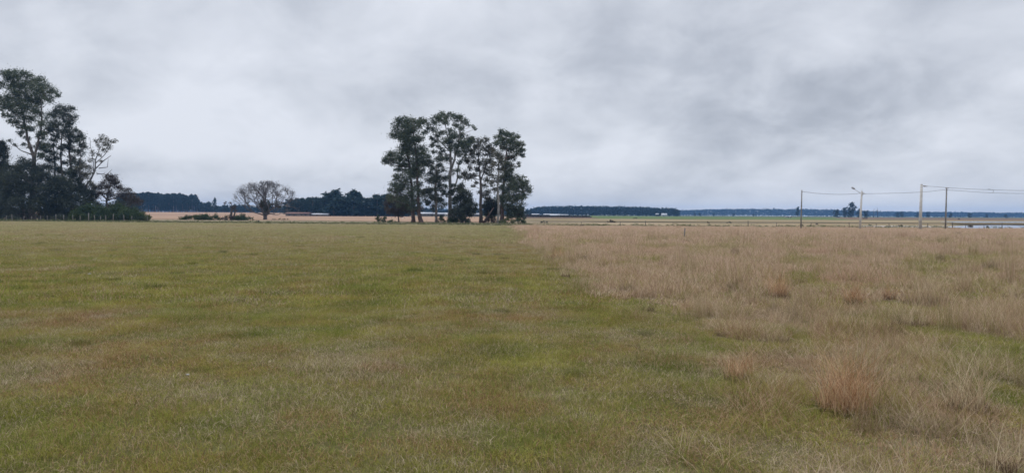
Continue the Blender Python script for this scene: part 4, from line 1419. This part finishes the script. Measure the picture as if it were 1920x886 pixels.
CLUMPS = [(484, 416, 9, 'dark low clump before the bare tree, the left of two'), (503, 417.5, 9, 'dark low clump before the bare tree, the right of two'),
          (1327, 418, 8, 'dark low clump beyond the fence, left of the forked fence post'), (1367, 418, 10, 'dark oblong clump just left of the forked fence post'),
          (1504, 422.5, 8, 'dark clump right at the foot of the leftmost pole'), (1532, 421.5, 8, 'dark low clump between the leftmost pole and the lamp pole'),
          (1630, 423, 7, 'dark clump a little right of the lamp pole'), (1690, 424.5, 12, 'straggly dark clump between the lamp pole and the thick pole'),
          (1192, 410, 8, 'dark clump on the edge of the green crop field'), (1622, 410, 9, 'dark clump on the beige pasture behind the lamp pole'),
          (1798, 411.5, 6, 'tiny dark clump before the far flood water'), (1092, 424, 8, 'dark clump in the weeds right of the middle clump'),
          (1020, 418, 16, 'straggly dark clump near the start of the dry field'), (1145, 417, 18, 'long dark clump beyond the fence before the plantation'),
          (1820, 425, 8, 'low dark clump standing in the near flood water'), (1852, 426, 8, 'low clump standing in the near flood water, further right')]
for i, (px, py, w_, lab) in enumerate(CLUMPS):
    p = GP(px, py)
    bush(px, py - max(2.2, w_ * 0.3), 0, w_, p.y, 'rust' if i % 3 else 'euc_dark', lab, 'low_clump', 'dark low clumps beyond the field', seed=140 + i, leaf=(0.1, 0.22), cat='weed clump')


# ------------------------------------------------------------------ fences
def fence(name, label, posts, mat, wires=(0.35, 0.65, 0.95)):
    """posts: px, distance, height, lean, thickness"""
    p0 = GX(posts[0][0], posts[0][1])
    t = empty(name, p0, label, 'fence')
    tops = []
    for (px, Yd, h, lean, th) in posts:
        p = GX(px, Yd) - p0
        mb_ = MB()
        mb_.tube([p + Vector((0, 0, -0.3)), p + Vector((lean * 0.5, 0, h * 0.5)), p + Vector((lean, 0, h))], [th, th * 0.95, th * 0.85], 7)
        mb_.build('post', mat, t)
        tops.append((p, h, lean))
    mb_ = MB()
    for hgt in wires:
        for (a_, h1, l1), (b_, h2, l2) in zip(tops, tops[1:]):
            A, B = a_ + Vector((l1 * hgt, -0.07, h1 * hgt)), b_ + Vector((l2 * hgt, -0.07, h2 * hgt))
            mb_.tube([A, A.lerp(B, 0.5) - Vector((0, 0, 0.02)), B], 0.0016, 4, cap=False)
    mb_.build('wire', M['cable'], t)
    return t


lp = []
for (u_, h, ln, th) in [(-60, 1.1, 0, .07), (30, 1.0, 0.02, .06), (57, 1.15, -0.03, .07), (110, 0.85, 0.2, .06), (150, 0.9, 0, .06), (192, 0.95, 0.05, .06), (225, 1.0, -0.04, .06), (265, 1.2, 0.02, .07), (302, 1.1, 0.02, .07),
                        (345, 1.1, 0.03, .06), (381, 1.05, -0.03, .06), (420, 1.5, 0.05, .08), (450, 1.15, -0.1, .06), (477, 1.0, 0.03, .06), (502, 1.1, 0.0, .07), (536, 1.35, 0.1, .08), (588, 1.2, -0.02, .06), (625, 1.0, 0.04, .06), (700, 0.9, 0, .05)]:
    lp.append((cl(u_, 0)[0], 133, h, ln, th * 0.8))
fence('wire_fence', 'wire fence on irregular pale wooden posts in front of the left wood', lp, M['wood_pale'])
rp = []
for (px, Yd, h, ln, th) in [(1020, 119, 0.7, 0.05, .05), (1090, 117, 0.7, 0, .05), (1163, 116, 0.75, 0.02, .06), (1210, 115, 0.9, 0.04, .07), (1262, 115, .7, 0, .05), (1330, 115, .7, 0.02, .05), (1403, 112, 1.0, -0.02, .07), (1456, 113, .7, 0, .05),
                            (1521, 112, .75, 0, .05), (1593, 110, .85, -0.08, .06), (1643, 110, .7, 0.02, .05), (1667, 110, .75, 0, .05), (1740, 109, .8, -0.02, .06), (1786, 108, 0.95, 0.02, .08), (1811, 108, .75, 0, .05), (1845, 108, .7, .03, .05), (1879, 107, .95, .02, .07), (1960, 106, .9, 0, .06)]:
    rp.append((px, Yd, h * 0.9, ln, th * 0.75))
fence('wire_fence', 'sparse wire fence with small dark posts along the far end of the dry field', rp, M['wood_dark'])
p = GP(1283, 448)
mb = MB()
mb.tube([(0, 0, -0.2), (0.01, 0, 0.4), (0.04, 0, 0.78)], [0.055, 0.05, 0.045], 7)
o = mb.build('fence_post', M['wood_grey'], loc=(p.x, p.y, 0))
tag(o, 'lone short grey post leaning slightly in the dry field', 'post')
for px, lab in ((880, 'pale stake at the foot of the conical evergreen'), (816, 'pale stake before the slim dark gum')):
    p = GX(px, 136)
    mb = MB()
    mb.tube([(0, 0, -0.2), (0.03, 0, 0.6), (0.12, 0, 1.1)], [0.07, 0.06, 0.05], 6)
    tag(mb.build('wooden_stake', M['wood_pale'], loc=p), lab, 'stake')


# ------------------------------------------------------------------ poles, lamp and overhead cables
def pole(px, pyb, top_px, top_py, Yd, w_bot, w_top, mat, label, name='utility_pole', square=False):
    base = GX(px, Yd)
    top = W(top_px, top_py, Yd)
    t = empty(name, base, label, 'pole')
    d = top - base
    mb_ = MB()
    r0, r1 = w_bot * Yd / F / 2, w_top * Yd / F / 2
    mb_.tube([Vector((0, 0, -0.5)), d * 0.5, d], [r0, (r0 + r1) / 2, r1], 4 if square else 12)
    mb_.build('shaft', M[mat], t, smooth=not square)
    return t, base, top


p1, b1, t1 = pole(1502, 429, 1503.5, 357, 97, 2.6, 2.0, 'wood_grey', 'thin grey wooden pole, leftmost of the four on the right')
mb = MB(); mb.tube([t1 - b1 + Vector((0, 0, -0.02)), t1 - b1 + Vector((0, 0, 0.12))], [0.05, 0.02], 8); mb.build('cap', M['ceramic'], p1)
mb = MB(); mb.tube([t1 - b1 + Vector((0.06, 0, -0.16)), t1 - b1 + Vector((0.22, 0, -0.16))], 0.03, 8); mb.build('insulator', M['ceramic'], p1)
p2, b2, t2 = pole(1612.5, 431, 1616, 358, 98, 4.2, 3.0, 'concrete', 'pale concrete pole carrying a street lamp, second from the left', 'lamp_pole')
k = 98 / F
top2 = t2 - b2
mb = MB()
arm0, arm1, arm2 = W(1613.5, 362, 98) - b2, W(1606, 357, 98) - b2, W(1600, 353.5, 98) - b2
mb.tube([arm0, arm1, arm2], [0.035, 0.03, 0.03], 8)
mb.build('arm', M['steel'], p2, smooth=True)
hd = MB()
h0_, h1_ = W(1603, 354.5, 98) - b2, W(1596.5, 350.5, 98) - b2
hd.tube([h0_, h0_.lerp(h1_, 0.3), h0_.lerp(h1_, 0.8), h1_], [0.05, 0.12, 0.13, 0.04], 10)
lh = hd.build('lamp_head', M['steel'], p2, smooth=True)
mb = MB(); mb.tube([h0_.lerp(h1_, 0.35) - Vector((0, 0, 0.07)), h0_.lerp(h1_, 0.8) - Vector((0, 0, 0.07))], [0.07, 0.08], 8); mb.build('lens', M['glass'], lh, smooth=True)
mb = MB()
mb.tube([W(1617, 362, 98) - b2, W(1622, 363, 98) - b2], 0.05, 8)
mb.tube([W(1618, 360, 98) - b2, W(1618, 366, 98) - b2], 0.035, 8)
mb.build('insulator', M['ceramic'], p2)
mb = MB(); mb.tube([top2, top2 + Vector((0.03, 0, 0.35))], 0.012, 6); mb.build('rod', M['steel'], p2)
p3, b3, t3 = pole(1725.5, 431, 1728, 345, 100, 5.6, 4.2, 'concrete', 'thick pale concrete pole, the tallest of the four')
mb = MB()
mb.tube([W(1730, 348, 100) - b3, W(1733, 348.7, 100) - b3, W(1739, 349, 100) - b3], [0.05, 0.10, 0.04], 8)
mb.build('insulator', M['ceramic'], p3)
for hh in (0.985, 0.93, 0.5, 0.2):
    mb = MB()
    d3 = t3 - b3
    rr_ = (5.6 + (4.2 - 5.6) * hh) * 100 / F / 2 + 0.006
    mb.tube([d3 * hh, d3 * hh + Vector((0, 0, 0.05))], rr_, 12)
    mb.build('band', M['steel'], p3)
p4, b4, t4 = pole(1773, 431, 1775, 351, 99, 3.0, 2.2, 'wood_grey', 'thin dark wooden pole, rightmost of the four, before the flood water')
mb = MB()
mb.tube([W(1772, 352, 99) - b4, W(1779, 352.5, 99) - b4], 0.035, 8)
mb.tube([W(1772, 355.8, 99) - b4, W(1779, 356.3, 99) - b4], 0.035, 8)
mb.build('bracket', M['steel'], p4)


def cable(pts_px, label, r=0.02, sag=None):
    P3 = [W(a_, b_, c_) for a_, b_, c_ in pts_px]
    # smooth curve through the points
    out = []
    n = len(P3)
    for i in range(n - 1):
        p_a, p_b = P3[i], P3[i + 1]
        m0 = (P3[i + 1] - P3[i - 1]) * 0.5 if i > 0 else (p_b - p_a)
        m1 = (P3[i + 2] - P3[i]) * 0.5 if i + 2 < n else (p_b - p_a)
        for s in np.linspace(0, 1, 7)[:-1]:
            h00, h10 = 2 * s ** 3 - 3 * s ** 2 + 1, s ** 3 - 2 * s ** 2 + s
            h01, h11 = -2 * s ** 3 + 3 * s ** 2, s ** 3 - s ** 2
            out.append(p_a * h00 + m0 * h10 + p_b * h01 + m1 * h11)
    out.append(P3[-1])
    mb_ = MB()
    mb_.tube(out, r, 6)
    return tag(mb_.build('overhead_cable', M['cable'], smooth=True), label, 'cable', 'overhead cables strung between the poles')


cable([(1505, 359.2, 97), (1535, 362.5, 97.3), (1570, 364.2, 97.6), (1600, 363.4, 97.9), (1614, 362, 98)], 'sagging cable from the leftmost pole to the lamp pole')
cable([(1621, 363, 98), (1660, 362.3, 98.2), (1700, 361.2, 98.4), (1740, 359, 98.7), (1764, 356.3, 99), (1773, 355.8, 99)], 'lower cable from the lamp pole behind the thick pole to the rightmost pole')
cable([(1739, 349, 100), (1758, 350.1, 99.5), (1775, 351.7, 99)], 'short cable from the top of the thick pole to the rightmost pole')
cable([(1777, 351.8, 99), (1820, 354.2, 98), (1860, 355.6, 97), (1920, 357, 96), (2010, 356.0, 94), (2100, 352.0, 92)], 'upper cable running off to the right from the rightmost pole')
cable([(1777, 356, 99), (1820, 359, 98), (1860, 361.3, 97), (1920, 362.5, 96), (2010, 361.2, 94), (2100, 357.0, 92)], 'lower cable running off to the right from the rightmost pole')
mb = MB()
A, B, Cc = W(1852, 355.0, 97.2), W(1861, 355.8, 97), W(1861.5, 361.4, 97)
mb.tube([A + Vector((0, 0, .05)), B + Vector((0.05, 0, 0)), W(1863, 358, 97), Cc, W(1856, 361.2, 97.1)], 0.025, 6)
tag(mb.build('cable_clamp', M['cable']), 'dark spacer joining the upper and lower cables at the right', 'cable clamp')
# support pole beyond the right edge that carries the two cables
p5, b5, t5 = pole(2100, 431, 2100, 350, 92, 4.2, 3.2, 'concrete', 'concrete pole beyond the right edge of the view')


# ------------------------------------------------------------------ far buildings
def house(px, Yd, w, h, d, rise, roofm, wallm, label, cat='house', name='house', overhang=0.4, group=None, rz=0.0):
    base = GX(px, Yd)
    t = empty(name, base, label, cat, group)
    t.rotation_euler = (0, 0, rz)
    MB().box((0, 0, h / 2), (w, d, h)).build('wall', M[wallm], t)
    o_ = overhang
    a_, b_ = w / 2 + o_, d / 2 + o_
    th = 0.12
    pts_ = []
    for dz in (0, th):
        pts_ += [(-a_, -b_, h + 0.004 + dz), (a_, -b_, h + 0.004 + dz), (a_, 0, h + rise + dz), (-a_, 0, h + rise + dz), (a_, b_, h + 0.004 + dz), (-a_, b_, h + 0.004 + dz)]
    MB().poly(pts_, [(6, 7, 8, 9), (9, 8, 10, 11), (0, 3, 2, 1), (3, 5, 4, 2), (0, 1, 7, 6), (5, 11, 10, 4), (1, 2, 8, 7), (2, 4, 10, 8), (3, 0, 6, 9), (5, 3, 9, 11)]).build('roof', M[roofm], t)
    for sx in (-1, 1):
        MB().poly([(sx * w / 2 * 0.999, -d / 2, h), (sx * w / 2 * 0.999, d / 2, h), (sx * w / 2 * 0.999, 0, h + rise * 0.97)], [(0, 1, 2)]).build('gable', M[wallm], t)
    MB().box((-w * 0.1, -d / 2 - 0.03, h * 0.38), (0.9, 0.08, h * 0.76)).build('door', M['wood_dark'], t)
    for k in (-0.32, 0.2, 0.38):
        MB().box((w * k, -d / 2 - 0.03, h * 0.55), (1.0, 0.08, h * 0.32)).build('window', M['window'], t)
    return t


for (px, Yd, w, h, d, rs, rf, wl, lab) in [
        (1004, 560, 5.0, 1.4, 4, 0.5, 'roof_pale', 'wall_grey', 'small pale roofed shed, leftmost before the plantation'),
        (1026, 560, 5.0, 1.4, 4, 0.5, 'roof_pale', 'wall_grey', 'small pale roofed shed, second from the left before the plantation'),
        (1040, 540, 7.0, 0.9, 5, 0.9, 'roof_pale', 'wall_grey', 'brightest wide pale roofed shed before the plantation'),
        (1058, 570, 5.0, 1.2, 4, 0.4, 'roof_pale', 'wall_grey', 'low pale roofed shed, rightmost beside the brown brush'),
        (1232, 900, 3.0, 2.4, 4, 0.8, 'roof_pale', 'wall_grey', 'tiny white house on the crop field, the left of two before the plantation'),
        (1245, 900, 6.0, 1.8, 5, 1.6, 'roof_pale', 'wall_white', 'wider white gabled house on the crop field, the right of two'),
        (738, 480, 7.5, 1.7, 5, 0.7, 'roof_pale', 'wall_grey', 'pale roofed farm shed at the left behind the middle clump'),
        (799, 480, 9.0, 1.6, 5, 0.8, 'roof_pale', 'wall_grey', 'pale roofed farm shed seen right of the thick trunk of the middle clump'),
        (824, 480, 6.5, 1.5, 5, 0.7, 'roof_pale', 'wall_grey', 'pale roofed farm shed seen right of the slim dark gum'),
        (845, 470, 6.5, 1.3, 5, 0.9, 'roof_pale', 'wall_white', 'whitish farm shed left of the conical evergreen'),
        (889, 480, 7.0, 1.4, 5, 0.7, 'roof_pale', 'wall_grey', 'pale roofed farm shed between the evergreen and the sparse gum'),
        (560, 400, 12.0, 1.3, 6, 0.6, 'roof_red', 'wall_grey', 'long low dark shed at the left foot of the dense forest'),
        (600, 402, 9.0, 0.9, 5, 0.5, 'roof_pale', 'wall_grey', 'low pale roofed shed at the foot of the dense forest'),
        (1478, 620, 5.0, 1.0, 4, 0.3, 'roof_pale', 'wall_white', 'tiny low white shed left of the leftmost pole')]:
    house(px, Yd, w, h, d, rs, rf, wl, lab, 'shed' if 'shed' in lab else 'house', 'shed' if 'shed' in lab else 'house')

# pale stones in the mown field
for (px, py, s, lab) in [(168, 516, 0.035, 'small white stone in the mown grass at the left'), (352, 705, 0.014, 'tiny pale pebble in the left foreground grass')]:
    p = GP(px, py)
    r = random.Random(int(px))
    mb = MB()
    vs_, fs_ = [], []
    import bmesh
    bm = bmesh.new()
    bmesh.ops.create_icosphere(bm, subdivisions=2, radius=s)
    for v_ in bm.verts:
        v_.co = Vector((v_.co.x * 1.3, v_.co.y, v_.co.z * 0.6)) * (1 + r.uniform(-0.12, 0.12))
    me = bpy.data.meshes.new('stone')
    bm.to_mesh(me)
    bm.free()
    tag(link_mesh('stone', me, M['stone'], loc=(p.x, p.y, s * 0.55 + float(ground_z(p.x, p.y)) + 0.03)), lab, 'stone')

# ------------------------------------------------------------------ haze
hz = MB().box((0, 0, 18.5), (6200, 6200, 39.0))
hm, gg, out = new_mat('haze_air')
pvn = gg.n('ShaderNodeVolumePrincipled', {'Color': (0.26, 0.52, 0.96, 1), 'Density': 0.00019, 'Anisotropy': 0.0})
gg.link(pvn.outputs[0], out.inputs['Volume'])
ho = hz.build('haze', hm)
tag(ho, 'thin bluish haze over the fields', 'haze', kind='stuff')
